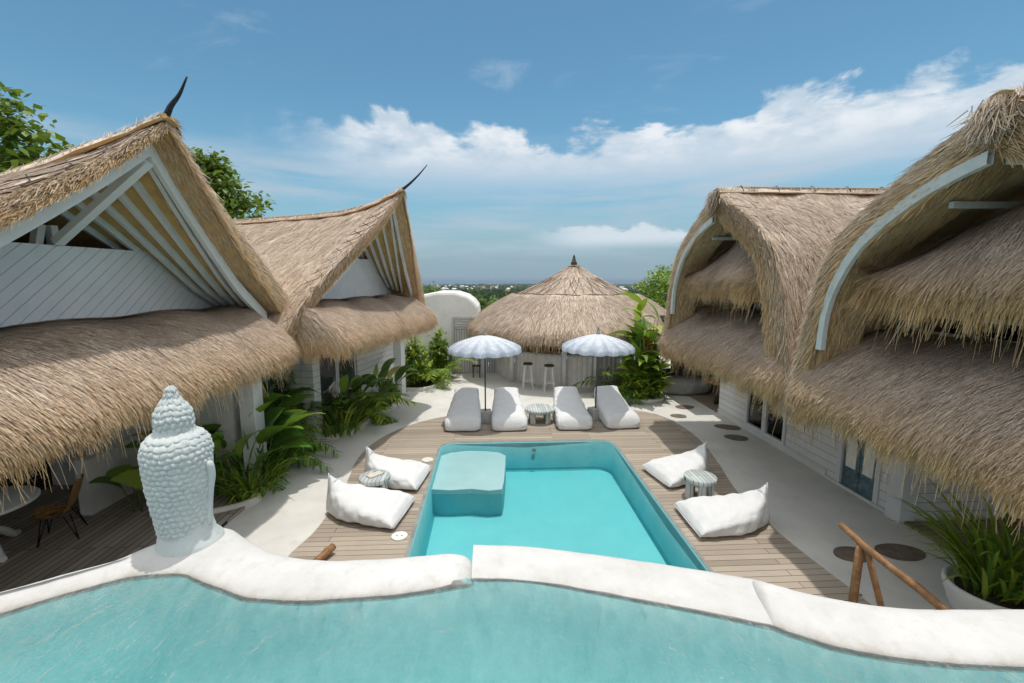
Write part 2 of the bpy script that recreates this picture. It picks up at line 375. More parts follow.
# ---------------------------------------------------------------- thatch
class Thatch:
    """solid thatch sheets plus the loose straws that lie on them and hang from their eaves, all one mesh"""
    def __init__(s): s.V = []; s.F = []; s.T = []; s.n = 0
    def _q(s, v, f, t): s.V.append(v.reshape(-1, 3)); s.F.append(f+s.n); s.T.append(t.ravel()); s.n += v.reshape(-1, 3).shape[0]
    def straws(s, root, d, nor, length, width, tip, lift=.03, sag=0.0, curl=.0):
        N = len(root); d = nrm(d); w = nrm(np.cross(d, nor))*width[:, None]*.5
        L = length[:, None]
        li = (rng.uniform(.0, 1, N)[:, None]*lift)*nor
        bend = (rng.normal(0, 1, N)*curl)[:, None]*nrm(w)*L
        g = A3(0, 0, -1)*sag
        mid = root+d*L*.5+li*.8+g*L*.18
        end = root+d*L+li+bend+g*L*.6
        V = np.stack([root-w, root+w, mid-w*.9, mid+w*.9, end-w*.35, end+w*.35], 1)
        b = np.arange(N)[:, None]*6
        F = np.concatenate([b+np.array([[0, 1, 3, 2]]), b+np.array([[2, 3, 5, 4]])], 0)
        T = np.repeat(tip[:, None], 6, 1)
        s._q(V, F, T)
    def sheet(s, G, th, dens=1500, width=.011, length=(.22, .5), flip=False, gold=(.0, .7), fringe=240, hang=(.15, .4), edges=(), lift=.035,
              gold_in=.9, jit=.16, fringe_t=.86, sag=.5, fr_w=1.0, edge_dens=900, edge_len=(.15, .4), edge_up=-.12, under=0, wisps=45):
        G = np.asarray(G, float); ns, nt = G.shape[:2]
        ds = np.gradient(G, axis=0); dt = np.gradient(G, axis=1)
        nor = nrm(np.cross(ds, dt)); flip = nor[..., 2].mean() < 0; nor = nor*(-1 if flip else 1)
        ds, dt = nrm(ds), nrm(dt)
        tt = np.linspace(0, 1, nt)[None, :]*np.ones((ns, 1))
        thv = th*np.ones((ns, nt))
        G0 = G+nor*(rng.normal(0, 1, (ns, nt))*.012)[..., None]
        I = G-nor*thv[..., None]
        idx = np.arange(ns*nt).reshape(ns, nt)
        q = np.stack([idx[:-1, :-1], idx[1:, :-1], idx[1:, 1:], idx[:-1, 1:]], -1).reshape(-1, 4)
        g_lo, g_hi = gold
        gt = g_lo+(g_hi-g_lo)*np.clip((tt-.55)/.45, 0, 1)
        qq = q[:, ::-1] if flip else q
        s._q(G0, qq, gt); s._q(I, qq[:, ::-1], np.full((ns, nt), gold_in))
        for sl in ((slice(0, 1), slice(None)), (slice(ns-1, ns), slice(None)), (slice(None), slice(0, 1)), (slice(None), slice(nt-1, nt))):
            a = G0[sl].reshape(-1, 3); b = I[sl].reshape(-1, 3); m = len(a); k = np.arange(m-1)
            s._q(np.vstack([a, b]), np.stack([k, k+1, k+1+m, k+m], -1), np.full(2*m, gold_in))
        # straws over the outer face
        def bil(A, i, j, u, v):
            u, v = u[:, None], v[:, None]
            return A[i, j]*(1-u)*(1-v)+A[i+1, j]*u*(1-v)+A[i+1, j+1]*u*v+A[i, j+1]*(1-u)*v
        ar = np.linalg.norm(np.cross(G[1:, :-1]-G[:-1, :-1], G[:-1, 1:]-G[:-1, :-1]), axis=-1)
        N = int(ar.sum()*dens)
        if N > 10:
            c = rng.choice(ar.size, N, p=(ar/ar.sum()).ravel()); i, j = np.unravel_index(c, ar.shape)
            u, v = rng.random(N), rng.random(N)
            P, n_, d_, s_ = bil(G, i, j, u, v), nrm(bil(nor, i, j, u, v)), nrm(bil(dt, i, j, u, v)), nrm(bil(ds, i, j, u, v))
            t = (j+v)/(nt-1)
            cl = np.sin(P@A3(3.1, 2.3, 1.7))*.08+np.sin(P@A3(-7.1, 5.3, 4.1))*.06      # combed clumps
            d_ = d_+s_*(rng.normal(0, jit, N)+cl)[:, None]
            L = rng.uniform(*length, N)
            tip = np.clip(g_lo+(g_hi-g_lo)*np.clip((t-.5)/.5, 0, 1)+rng.normal(0, .16, N), 0, 1)
            s.straws(P+n_*(rng.uniform(-.01, .012, N))[:, None], d_, n_, L, width*rng.uniform(.5, 1.4, N), tip, lift)
        # hanging fringe
        el = np.linalg.norm(np.diff(G[:, -1], axis=0), axis=-1).sum()
        N = int(el*fringe)
        if N:
            cum = np.r_[0, np.cumsum(np.linalg.norm(np.diff(G[:, -1], axis=0), axis=-1))]
            x = rng.random(N)*cum[-1]; i = np.clip(np.searchsorted(cum, x)-1, 0, ns-2); u = (x-cum[i])/(cum[i+1]-cum[i]+1e-9)
            tv = fringe_t+(1-fringe_t)*rng.random(N)**.7; jv = tv*(nt-1); j = np.clip(jv.astype(int), 0, nt-2); v = jv-j
            P, n_, d_, s_ = bil(G, i, j, u, v), nrm(bil(nor, i, j, u, v)), nrm(bil(dt, i, j, u, v)), nrm(bil(ds, i, j, u, v))
            dep = rng.random(N)**1.5*float(thv[:, -1].mean())*.9
            P = P-n_*dep[:, None]
            cl = np.sin(x*9.0)*.5+np.sin(x*23.0+1)*.35
            L = rng.uniform(*hang, N)*(1+.22*cl)*(.75+.5*rng.random(N)) + (1-tv)*.3
            d = d_*.8+A3(0, 0, -.6)+s_*rng.normal(0, .16, N)[:, None]+n_*rng.normal(.03, .10, N)[:, None]
            tip = np.clip(rng.normal(g_hi+.12, .22, N), 0, 1)
            s.straws(P, d, n_, L, width*fr_w*rng.uniform(.6, 1.6, N), tip, .03, sag, .06)
        if N and wisps:
            W_ = int(el*wisps); x = rng.random(W_)*cum[-1]; i = np.clip(np.searchsorted(cum, x)-1, 0, ns-2); u = (x-cum[i])/(cum[i+1]-cum[i]+1e-9)
            j = np.full(W_, nt-2); v = rng.random(W_)
            P, n_, d_, s_ = bil(G, i, j, u, v), nrm(bil(nor, i, j, u, v)), nrm(bil(dt, i, j, u, v)), nrm(bil(ds, i, j, u, v))
            P = P-n_*(rng.random(W_)*float(thv[:, -1].mean()))[:, None]
            d = d_*.7+A3(0, 0, -.7)+s_*rng.normal(0, .28, W_)[:, None]+n_*rng.normal(.05, .16, W_)[:, None]
            s.straws(P, d, n_, rng.uniform(hang[1]*.8, hang[1]*1.7, W_), width*rng.uniform(.6, 1.3, W_), np.clip(rng.normal(.8, .25, W_), 0, 1), .03, .7, .12)
        # straw ends along the rakes
        for e in edges:
            k = 0 if e == 0 else ns-1; sg = -1 if e == 0 else 1
            E, En, Ed, Es = G[k], nor[k], dt[k], ds[k]*sg
            cum = np.r_[0, np.cumsum(np.linalg.norm(np.diff(E, axis=0), axis=-1))]
            N = int(cum[-1]*edge_dens)
            x = rng.random(N)*cum[-1]; i = np.clip(np.searchsorted(cum, x)-1, 0, nt-2); u = ((x-cum[i])/(cum[i+1]-cum[i]+1e-9))[:, None]
            li = lambda A: A[i]*(1-u)+A[i+1]*u
            P, n_, d_, o_ = li(E), nrm(li(En)), nrm(li(Ed)), nrm(li(Es))
            dep = rng.random(N)
            P = P-n_*(dep*(thv[k][i]*(1-u[:, 0])+thv[k][i+1]*u[:, 0]))[:, None]+o_*rng.uniform(-.01, .02, N)[:, None]
            d = d_+o_*rng.normal(.1, .12, N)[:, None]+n_*rng.normal(edge_up, .2, N)[:, None]
            if under:
                M_ = int(cum[-1]*under); x2 = rng.random(M_)*cum[-1]; i2 = np.clip(np.searchsorted(cum, x2)-1, 0, nt-2); u2 = ((x2-cum[i2])/(cum[i2+1]-cum[i2]+1e-9))[:, None]
                l2 = lambda A: A[i2]*(1-u2)+A[i2+1]*u2
                P2, n2_, d2, o2 = l2(E), nrm(l2(En)), nrm(l2(Ed)), nrm(l2(Es)); t2 = (thv[k][i2]*(1-u2[:, 0])+thv[k][i2+1]*u2[:, 0])
                P2 = P2-n2_*(t2+.004)[:, None]-o2*(rng.random(M_)*.55)[:, None]
                course = np.floor(x2/.16)
                s.straws(P2, d2+o2*rng.normal(.05, .12, M_)[:, None]-n2_*rng.uniform(0, .16, M_)[:, None], -n2_, rng.uniform(.10, .24, M_), width*rng.uniform(.6, 1.4, M_), np.clip(rng.normal(.85, .2, M_)-.25*(course % 2), 0, 1), .03, .1, .03)
            s.straws(P, d, o_, rng.uniform(*edge_len, N), width*rng.uniform(.6, 1.4, N), np.clip(.25+.65*dep+rng.normal(0, .2, N), 0, 1), .05, .15, .04)
    def build(s, name, mat, parent):
        V = np.concatenate(s.V); F = np.concatenate(s.F); T = np.concatenate(s.T).astype(np.float32)
        V = V-ORG[parent.name]
        me = bpy.data.meshes.new(name); me.vertices.add(len(V)); me.vertices.foreach_set('co', V.astype(np.float32).ravel())
        me.loops.add(F.size); me.loops.foreach_set('vertex_index', F.astype(np.int32).ravel())
        me.polygons.add(len(F)); me.polygons.foreach_set('loop_start', np.arange(0, F.size, 4, dtype=np.int32))
        try: me.polygons.foreach_set('loop_total', np.full(len(F), 4, dtype=np.int32))
        except Exception: pass
        me.update(calc_edges=True)
        a = me.attributes.new('tip', 'FLOAT', 'POINT'); a.data.foreach_set('value', T)
        me.materials.append(mat); o = link(name, me, parent); ORG[o.name] = ORG[parent.name]; return o

# ---------------------------------------------------------------- the setting
def terr_z(r):
    return np.interp(r, [0, 26, 34, 60, 300, 1500, 3600, 4700, 6000], [-1.6, -1.6, -2.4, -7, -22, -40, -55, -62, -64])
mb = MB(); R = np.r_[0.01, 10, 20, 26, 30, 34, 45, 60, 100, 180, 300, 600, 1000, 1500, 2400, 3600, 4700, 6000]
ang = np.linspace(0, 2*pi, 97)[:-1]
Gt = np.zeros((96, len(R), 3))
for i, a in enumerate(ang):
    wob = 1+.13*sin(3*a+1)+.07*sin(11*a)+.04*sin(23*a)
    for j, r in enumerate(R):
        rr = r*(wob if r > 2000 else 1)
        Gt[i, j] = (rr*sin(a), rr*cos(a), terr_z(r)+(rng.normal(0, .03*(r**.5)) if 60 < r < 4000 else 0))
mb.grid(Gt, flip=True, close_u=True)
tag(mb.build('ground', M['terrain']), kind='structure')
mb = MB(); mb.lathe([(1, -60.4), (3000, -60.4), (9000, -60.2), (60000, -60)], n=96, smooth=False)
mb.f = [f for f in mb.f if len(f) == 4]; mb.sm = [False]*len(mb.f)
tag(mb.build('sea', M['sea']), kind='structure')

def rounded_rect(x0, x1, y0, y1, r, n=6):
    out = []
    for cx, cy, a0 in ((x1-r, y1-r, 0), (x0+r, y1-r, 90), (x0+r, y0+r, 180), (x1-r, y0+r, 270)):
        for k in range(n+1):
            a = radians(a0+90*k/n); out.append((cx+r*cos(a), cy+r*sin(a)))
    return out
PX0, PX1, PY0, PY1 = -1.27, 3.12, 3.5, 11.2
pool = rounded_rect(PX0, PX1, PY0, PY1, .38)
court = [(-13, -3), (13, -3), (13, 21), (9, 24.5), (3, 25.5), (-4, 24), (-13, 18)]
mb = MB(); mb.slab([court, pool[::-1]], -.55, 0)
tag(mb.build('path', M['concrete']), kind='structure')
dk = spl([(-3.25, 4.2), (-3.1, 6.4), (-2.93, 7.3), (-2.95, 8.8), (-3.1, 10.2), (-3.0, 11.3), (-2.5, 12.45), (-1.6, 13.35), (-.3, 13.85), (1.6, 14.05), (3.4, 14.05), (4.6, 13.85),
          (5.15, 13.2), (5.42, 12.2), (5.40, 10.9), (5.15, 9.6), (4.86, 8.4), (4.74, 7.2), (4.76, 6.3), (4.85, 5.4), (5.0, 4.2)], 90)
deck = [tuple(p) for p in dk]+[(5.0, 3.3), (-3.25, 3.3)]
pool_in = rounded_rect(PX0+.006, PX1-.006, PY0+.006, PY1-.006, .375)
mb = MB(); mb.slab([deck, pool_in[::-1]], -.1, .03)
tag(mb.build('pool_deck', M['deck']), kind='structure')
# pale kerb strip along the deck edge
mb = MB(); e = dk[52:86]; nn = nrm(np.c_[np.gradient(e[:, 1]), -np.gradient(e[:, 0])])
if nn[5, 0] < 0: nn = -nn
cs = [(0.004, -.05), (.004, .045), (.05, .045), (.055, -.05)]
G = np.array([[(*(p+q*w), z) for w, z in cs] for p, q in zip(e, nn)]); mb.grid(G, False)
kerb = mb.build('kerb', M['concrete']); tag(kerb, kind='structure')
# pool basin and its water
mb = MB(); L = len(pool); dep = -.72
inner = rounded_rect(PX0+.02, PX1-.02, PY0+.02, PY1-.02, .36); bot = rounded_rect(PX0+.05, PX1-.05, PY0+.05, PY1-.05, .33)
G = np.array([[(*p, z) for p, z in ((a, .034), (b, .034), (c, dep+.06), ((c[0]*.98+.02*.9, c[1]*.98+.02*7), dep))] for a, b, c in zip(pool_in, inner, bot)])
mb.grid(G, True, close_u=True); tag(mb.build('pool_lining', M['tile_shaded']), kind='structure')
mb = MB(); mb.add([tuple(g[3]) for g in G], [tuple(range(L))]); tag(mb.build('pool_floor', M['tile']), kind='structure')
mb = MB(); led = [(-1.235, 9.0), (-.85, 8.96), (-.4, 8.98), (-.05, 8.9), (.22, 8.93), (.27, 9.3), (.33, 10.2), (.36, 10.75), (.2, 10.95), (-.15, 11.06), (-.6, 11.1), (-1.0, 11.0), (-1.235, 10.8)]
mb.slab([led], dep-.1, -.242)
tag(mb.build('pool_ledge', M['tile_shaded']), kind='structure')
mb = MB(); mb.slab([led], -.24, -.15); tag(mb.build('pool_shelf', M['tile_pale'], bevel=.045), kind='structure')
mb = MB(); wl = rounded_rect(PX0-.0, PX1+.0, PY0-.0, PY1+.0, .38); mb.slab([wl], dep-.05, .008)
tag(mb.build('pool_water', M['water_low']), kind='structure')
m = MB(); ro = rounded_rect(PX0-.05, PX1+.05, PY0-.05, PY1+.05, .43); m.slab([ro, [(p[0]*1, p[1]) for p in rounded_rect(PX0+.012, PX1-.012, PY0+.012, PY1-.012, .37)][::-1]], .0, .042); tag(m.build('pool_rim', M['rim']), kind='structure')
# skimmer lids, drain and stepping stones
def disc(name, x, y, r, z, h, mat, label, cat, group, sx=1.0, rot=0, wob=0.0):
    t = MB(); n = 28; ph = random.random()*6
    ring = [(r*(1+wob*sin(2*a+ph)+wob*.6*sin(3*a+2*ph))*sx*cos(a), r*(1+wob*sin(2*a+ph))*sin(a)) for a in (2*pi*k/n for k in range(n))]
    ring = [(x+p*cos(rot)-q*sin(rot), y+p*sin(rot)+q*cos(rot)) for p, q in ring]
    t.slab([ring], z-h, z)
    return tag(t.build(name, mat, bevel=.004), label, cat, group)
for x, y, lab in ((-1.47, 10.12, 'white round skimmer lid in the deck near the submerged pool ledge'), (-1.5, 6.98, 'white round skimmer lid with finger holes beside the corner of a bean bag')):
    d = disc('skimmer_lid', x, y, .13, .045, .03, M['plaster'], lab, 'pool lid', 'skimmer lids in the deck')
    for sx in (-.04, .04):
        t = MB(); t.lathe([(.012, .0455), (.012, .0475)], (x+sx, y, 0), 8); t.build('finger_hole', M['black_metal'], d)
for (x, y, r, sx, ro, lab) in ((-4.15, 18.1, .22, 1.2, .3, 'brown stone in the path by the far yellow green bush'), (-3.3, 16.9, .24, 1.3, .1, 'oval brown stone in the path just behind the round end of the deck'),
        (6.5, 11.3, .23, 1.25, -.1, 'brown stone in the shaded path before the glass doors, nearer the deck'), (7.0 - .35, 12.0, .0, 1, 0, ''),
        (5.52, 6.2, .21, 1.25, .2, 'rounded brown stone beside the top of the log handrail'), (6.3, 6.22, .23, 1.5, -.15, 'long oval brown stone by the porch edge and handrail'),
        (5.75, 13.25, .2, 1.15, .1, 'small brown stone near the back corner of the deck'), (6.35, 14.2, .24, 1.25, -.1, 'brown stone before the dark porch with a round table')):
    if r: disc('stepping_stone', x, y, r, .012, .03, M['stone'], lab, 'stepping stone', 'brown stepping stones set in the path', sx, ro, .07)
disc('stepping_stone', 6.72, 12.15, .24, .012, .03, M['stone'], 'pointed brown stone close under the glass doors', 'stepping stone', 'brown stepping stones set in the path', 1.35, -.25, .1)
t = MB()
t.tube([(1.1, 11.14, -.16), (1.1, 11.10, -.16)], .05, 14); dr = t.build('pool_inlet', M['grate'])
tag(dr, 'small metal inlet fitting on the far wall of the pool', 'pool fitting')

# ---------------------------------------------------------------- upper pool: coping, spout, basin, water
def coping(name, O, I, top, mat, label, n=70, base=0.0, round_=.07, lip=.10, cap0=False, cap1=False, wl=2.465):
    O, I = spl(O, n), spl(I, n); G = []; A = []
    for k, (o, i) in enumerate(zip(O, I)):
        d = i-o; w = np.linalg.norm(d); d = d/w
        e = 1.0
        for c, on in ((k, cap0), (n-1-k, cap1)):
            if on and c < 5: e = min(e, sqrt(1-(1-c/5)**2)*.92+.08)
        z = top-(1-e)*.09
        row = [(*(o-d*.0), base), (*(o), z-.16), (*(o+d*.012), z-.07), (*(o+d*.045), z-.02), (*(o+d*.11), z+.004), (*(o+d*w*.5), z+.012), (*(o+d*(w-.16)), z-.002),
               (*(o+d*(w-.09)), z-.014), (*(o+d*(w-.04)), z-.028), (*(o+d*(w+.0)), wl+.004), (*(o+d*(w+.012)), wl-.03), (*(o+d*(w+.03)), 1.72)]
        row = [(x+rng.normal(0, .0015), y+rng.normal(0, .0015), zz+(rng.normal(0, .0015) if zz > 2 else 0)) for x, y, zz in row]
        G.append(row); A += [0, 0, 0, 0, 0, 0, 0, .03, .2, .5, .3, .2]
    m = MB(); m.grid(np.array(G), True, flip=True, att=A)
    for r in (G[0], G[-1]):
        kk = len(m.v); m.add(r, [tuple(range(len(r)))], False, A[:12])
    return m.build(name, mat, None, att=True, subdiv=1)
c1 = coping('pool_coping', [(-5.2, 1.5), (-4.2, 1.8), (-3.3, 2.17), (-2.72, 2.46), (-2.54, 2.57), (-2.33, 2.72), (-2.2, 2.9), (-2.02, 3.06), (-1.83, 3.08), (-1.64, 2.95), (-1.42, 2.80), (-1.2, 2.71), (-.95, 2.67), (-.57, 2.67), (-.3, 2.70), (-.115, 2.72)],
       [(-5.0, 1.1), (-4.0, 1.5), (-3.1, 1.95), (-2.58, 2.27), (-2.41, 2.39), (-2.19, 2.52), (-2.08, 2.56), (-1.95, 2.57), (-1.82, 2.56), (-1.68, 2.49), (-1.5, 2.41), (-1.34, 2.34), (-1.05, 2.30), (-.8, 2.31), (-.5, 2.33), (-.115, 2.41)], 2.51, M['coping'], '', 90, cap1=True)
tag(c1, 'long rough white pool coping that carries the buddha head', 'pool coping', 'white plaster copings of the upper pool')
c2 = coping('pool_coping', [(1.49, 2.40), (1.6, 2.33), (1.81, 2.22), (2.17, 2.11), (2.81, 2.06), (3.8, 2.0), (5.2, 1.95)],
       [(1.39, 2.02), (1.5, 1.94), (1.69, 1.84), (2.0, 1.76), (2.4, 1.71), (3.5, 1.6), (5.0, 1.5)], 2.51, M['coping'], '', 60, cap0=True)
tag(c2, 'rough white pool coping in front of the log handrail', 'pool coping', 'white plaster copings of the upper pool')
m = MB(); O = spl([(-.12, 2.835), (.2, 2.80), (.45, 2.745), (.93, 2.61), (1.27, 2.5), (1.56, 2.40)], 40); I = spl([(-.12, 2.44), (.14, 2.42), (.39, 2.36), (.81, 2.22), (1.1, 2.12), (1.42, 2.0)], 40); G = []; A = []
for o, i in zip(O, I):
    d = i-o; G.append([(*o, 0), (*o, 2.34), (*(o+d*.02), 2.435), (*(o+d*.10), 2.470), (*(o+d*.5), 2.478), (*(o+d*.85), 2.472), (*(o+d*.98), 2.4675), (*(o+d*1.0), 2.462), (*(o+d*1.02), 2.43), (*(o+d*1.05), 1.72)])
    A += [0, 0, 0, 0, 0, .0, .22, .25, .0, 0]
G = np.array(G); G[:, 2:7, 2] += rng.normal(0, .0012, G[:, 2:7, 2].shape)
m.grid(G, True, flip=True, att=A)
for r in (G[0], G[-1]): m.add(r, [tuple(range(10))], False, 0)
sp = m.build('overflow_weir', M['coping'], None, att=True, subdiv=1)
tag(sp, 'low pebbly white overflow edge between the two raised copings', 'pool edge')
inner = list(spl([(-5.1, 1.0), (-4.0, 1.46), (-3.1, 1.91), (-2.58, 2.23), (-2.19, 2.48), (-1.95, 2.53), (-1.68, 2.45), (-1.34, 2.3), (-1.05, 2.26), (-.5, 2.29), (-.1, 2.38), (.39, 2.30), (.81, 2.17), (1.1, 2.07), (1.39, 1.97), (1.5, 1.9), (1.69, 1.8), (2.0, 1.72), (2.4, 1.67), (3.5, 1.56), (5.1, 1.46)], 80))
up = [tuple(p) for p in inner]+[(5.1, -2.5), (-5.1, -2.5)]
m = MB(); rows = []
for p in inner:
    rows.append([(p[0], p[1]+.08, 2.453), (p[0], p[1]-.02, 2.425), (p[0], p[1]-.12, 2.35), (p[0], p[1]-.4, 2.22), (p[0], p[1]-.9, 2.10), (p[0], -2.5, 1.8), (p[0], -2.55, 1.7), (p[0], p[1]+.10, 1.7)])
m.grid(np.array(rows), True); tag(m.build('pool_floor', M['tile_teal']), kind='structure')
m = MB(); off = [tuple(p+A3(0, .07)) for p in inner]+[(5.16, -2.55), (-5.16, -2.55)]
m.slab([off], 1.66, 2.465); tag(m.build('upper_pool_water', M['water_up']), kind='structure')
m = MB(); m.box(-5.4, -5.1, -2.8, 1.4, 0, 2.5).box(5.1, 5.4, -2.8, 1.4, 0, 2.5).box(-5.095, 5.095, -2.8, -2.5, 0, 2.5).box(-5.09, 5.09, -2.49, 1.2, 0, 1.49)
tag(m.build('pool_wall', M['plaster']), 'white retaining walls round the back of the upper pool', 'pool wall')

# ---------------------------------------------------------------- buddha head
def buddha():
    t = thing('statue', (-1.975, 2.84, 2.495), 'pale blue stone buddha head with rows of curls seen from behind', 'statue')
    prof = [(0.0, .165), (.03, .172), (.06, .172), (.10, .175), (.16, .184), (.25, .198), (.35, .212), (.45, .226), (.55, .235), (.63, .236), (.69, .222), (.735, .185), (.76, .135), (.772, .126), (.80, .128), (.84, .131), (.88, .122), (.92, .098), (.95, .070), (.975, .052), (1.0, .044), (1.025, .036), (1.04, .02), (1.047, .004)]
    z = np.array([p[0] for p in prof]); r = np.array([p[1] for p in prof])
    nz, na = 300, 420; zs = np.linspace(0, 1.047, nz); rs = np.interp(zs, z, r)
    ker = np.hanning(9); ker /= ker.sum(); rs[6:-6] = np.convolve(rs, ker, 'same')[6:-6]
    an = np.linspace(0, 2*pi, na, endpoint=False)
    Z, Am = np.meshgrid(zs, an, indexing='ij'); Rr = rs[:, None]*np.ones_like(Am)
    yaw = radians(4)                                      # the face looks at the pool below, away from the camera
    face = np.cos(Am-radians(90)+yaw)                      # 1 where the face is
    row_h = .036; Zw = Z+.006*np.sin(Am*3+Z*9)+.004*np.sin(Am*7-Z*21)+.004*np.sin(Am*17+Z*40); row = np.floor(Zw/row_h); fz = (Zw/row_h) % 1
    ncurl = np.maximum(6, np.round(2*pi*np.maximum(rs, .02)/.052))[:, None]
    ncurl = np.maximum(6, np.round(2*pi*np.interp((row+.5)*row_h, zs, rs)/.047))
    fa = (Am/(2*pi)*ncurl+.5*(row % 2)+.23*np.sin(row*12.9)) % 1
    jit = .75+.5*np.modf(np.abs(np.sin(row*78.2+np.floor(Am/(2*pi)*ncurl)*37.7))*437.5)[0]
    bumpy = np.sqrt(np.clip(1-(2*fz-1)**2, 0, 1))*np.sqrt(np.clip(1-.97*(2*fa-1)**2, 0, 1))
    hair = np.clip((.42-face)*6, 0, 1); hair = np.where(Z > .60, 1, hair); hair = np.where(Z < .12, 0, hair)
    Rr = Rr+hair*(bumpy*jit*.0145-.005)
    # the face: brow, nose, cheeks, lips (towards the pool)
    fo = np.clip(face, 0, 1)
    nose = np.exp(-((Am-radians(90)+yaw+pi) % (2*pi)-pi)**2/.014)
    Rr += nose*np.exp(-((Z-.37)/.07)**2)*.045+nose*np.exp(-((Z-.45)/.06)**2)*.02
    Rr -= np.exp(-((np.abs((Am-radians(90)+yaw+pi) % (2*pi)-pi)-.33)/.16)**2)*np.exp(-((Z-.45)/.03)**2)*.014
    Rr += np.exp(-(((Am-radians(90)+yaw+pi) % (2*pi)-pi)/.25)**2)*np.exp(-((Z-.265)/.022)**2)*.012
    Rr -= fo*np.exp(-((Z-.14)/.05)**2)*.012
    Rr = Rr*.79; X = Rr*np.cos(Am); Y = Rr*np.sin(Am)*1.02
    sway = -.015+.0*Z
    G = np.stack([t.location.x+X, t.location.y+Y, t.location.z+Z], -1)
    b = MB(); b.grid(np.transpose(G, (1, 0, 2)), True, close_u=True)
    k = len(b.v)
    top = (na)*[0]
    b.add([(t.location.x, t.location.y, t.location.z+1.049)], [])
    b.f += [((i)*nz+nz-1, ((i+1) % na)*nz+nz-1, k) for i in range(na)]; b.sm += [True]*na
    b.build('head', M['bluewhite'], t)
    for s, nm in ((1, 'ear'), (-1, 'ear')):
        a = radians(90)-yaw+s*radians(88)
        c = A3(t.location.x+cos(a)*.122, t.location.y+sin(a)*.122, t.location.z)
        tw = A3(cos(a), sin(a), 0); e = MB()
        fr = A3(cos(radians(90)-yaw), sin(radians(90)-yaw), 0)
        pts = [c+tw*.062-fr*.005+A3(0, 0, .56), c+tw*.072+A3(0, 0, .53), c+tw*.068+fr*.01+A3(0, 0, .46), c+tw*.052+fr*.012+A3(0, 0, .38), c+tw*.04+fr*.012+A3(0, 0, .28), c+tw*.03+fr*.01+A3(0, 0, .19), c+tw*.03+A3(0, 0, .13)]
        e.tube(spl(pts, 20), list(np.interp(np.linspace(0, 1, 20), [0, .1, .35, .7, .9, 1], [.012, .026, .026, .02, .026, .014])), 12)
        e.build(nm, M['bluewhite'], t)
    ft = MB(); n = 40                                      # flared neck and foot that merges with the coping
    pr = [(.203, -.012), (.200, .02), (.192, .045), (.184, .075), (.176, .11), (.165, .16)]
    vs = []
    for rr, zz in pr:
        for k in range(n):
            a = 2*pi*k/n; ex = 1+.28*max(0, cos(a-radians(15)))*(rr > .14)*(1 if zz < .07 else .5)
            vs.append((t.location.x+rr*.83*ex*cos(a), t.location.y+rr*.83*ex*sin(a)*.95, t.location.z+zz+.004*sin(5*a)))
    ft.add(vs, [(i*n+k, i*n+(k+1) % n, (i+1)*n+(k+1) % n, (i+1)*n+k) for i in range(len(pr)-1) for k in range(n)], True)
    ft.build('neck', M['bluewhite'], t)
buddha()

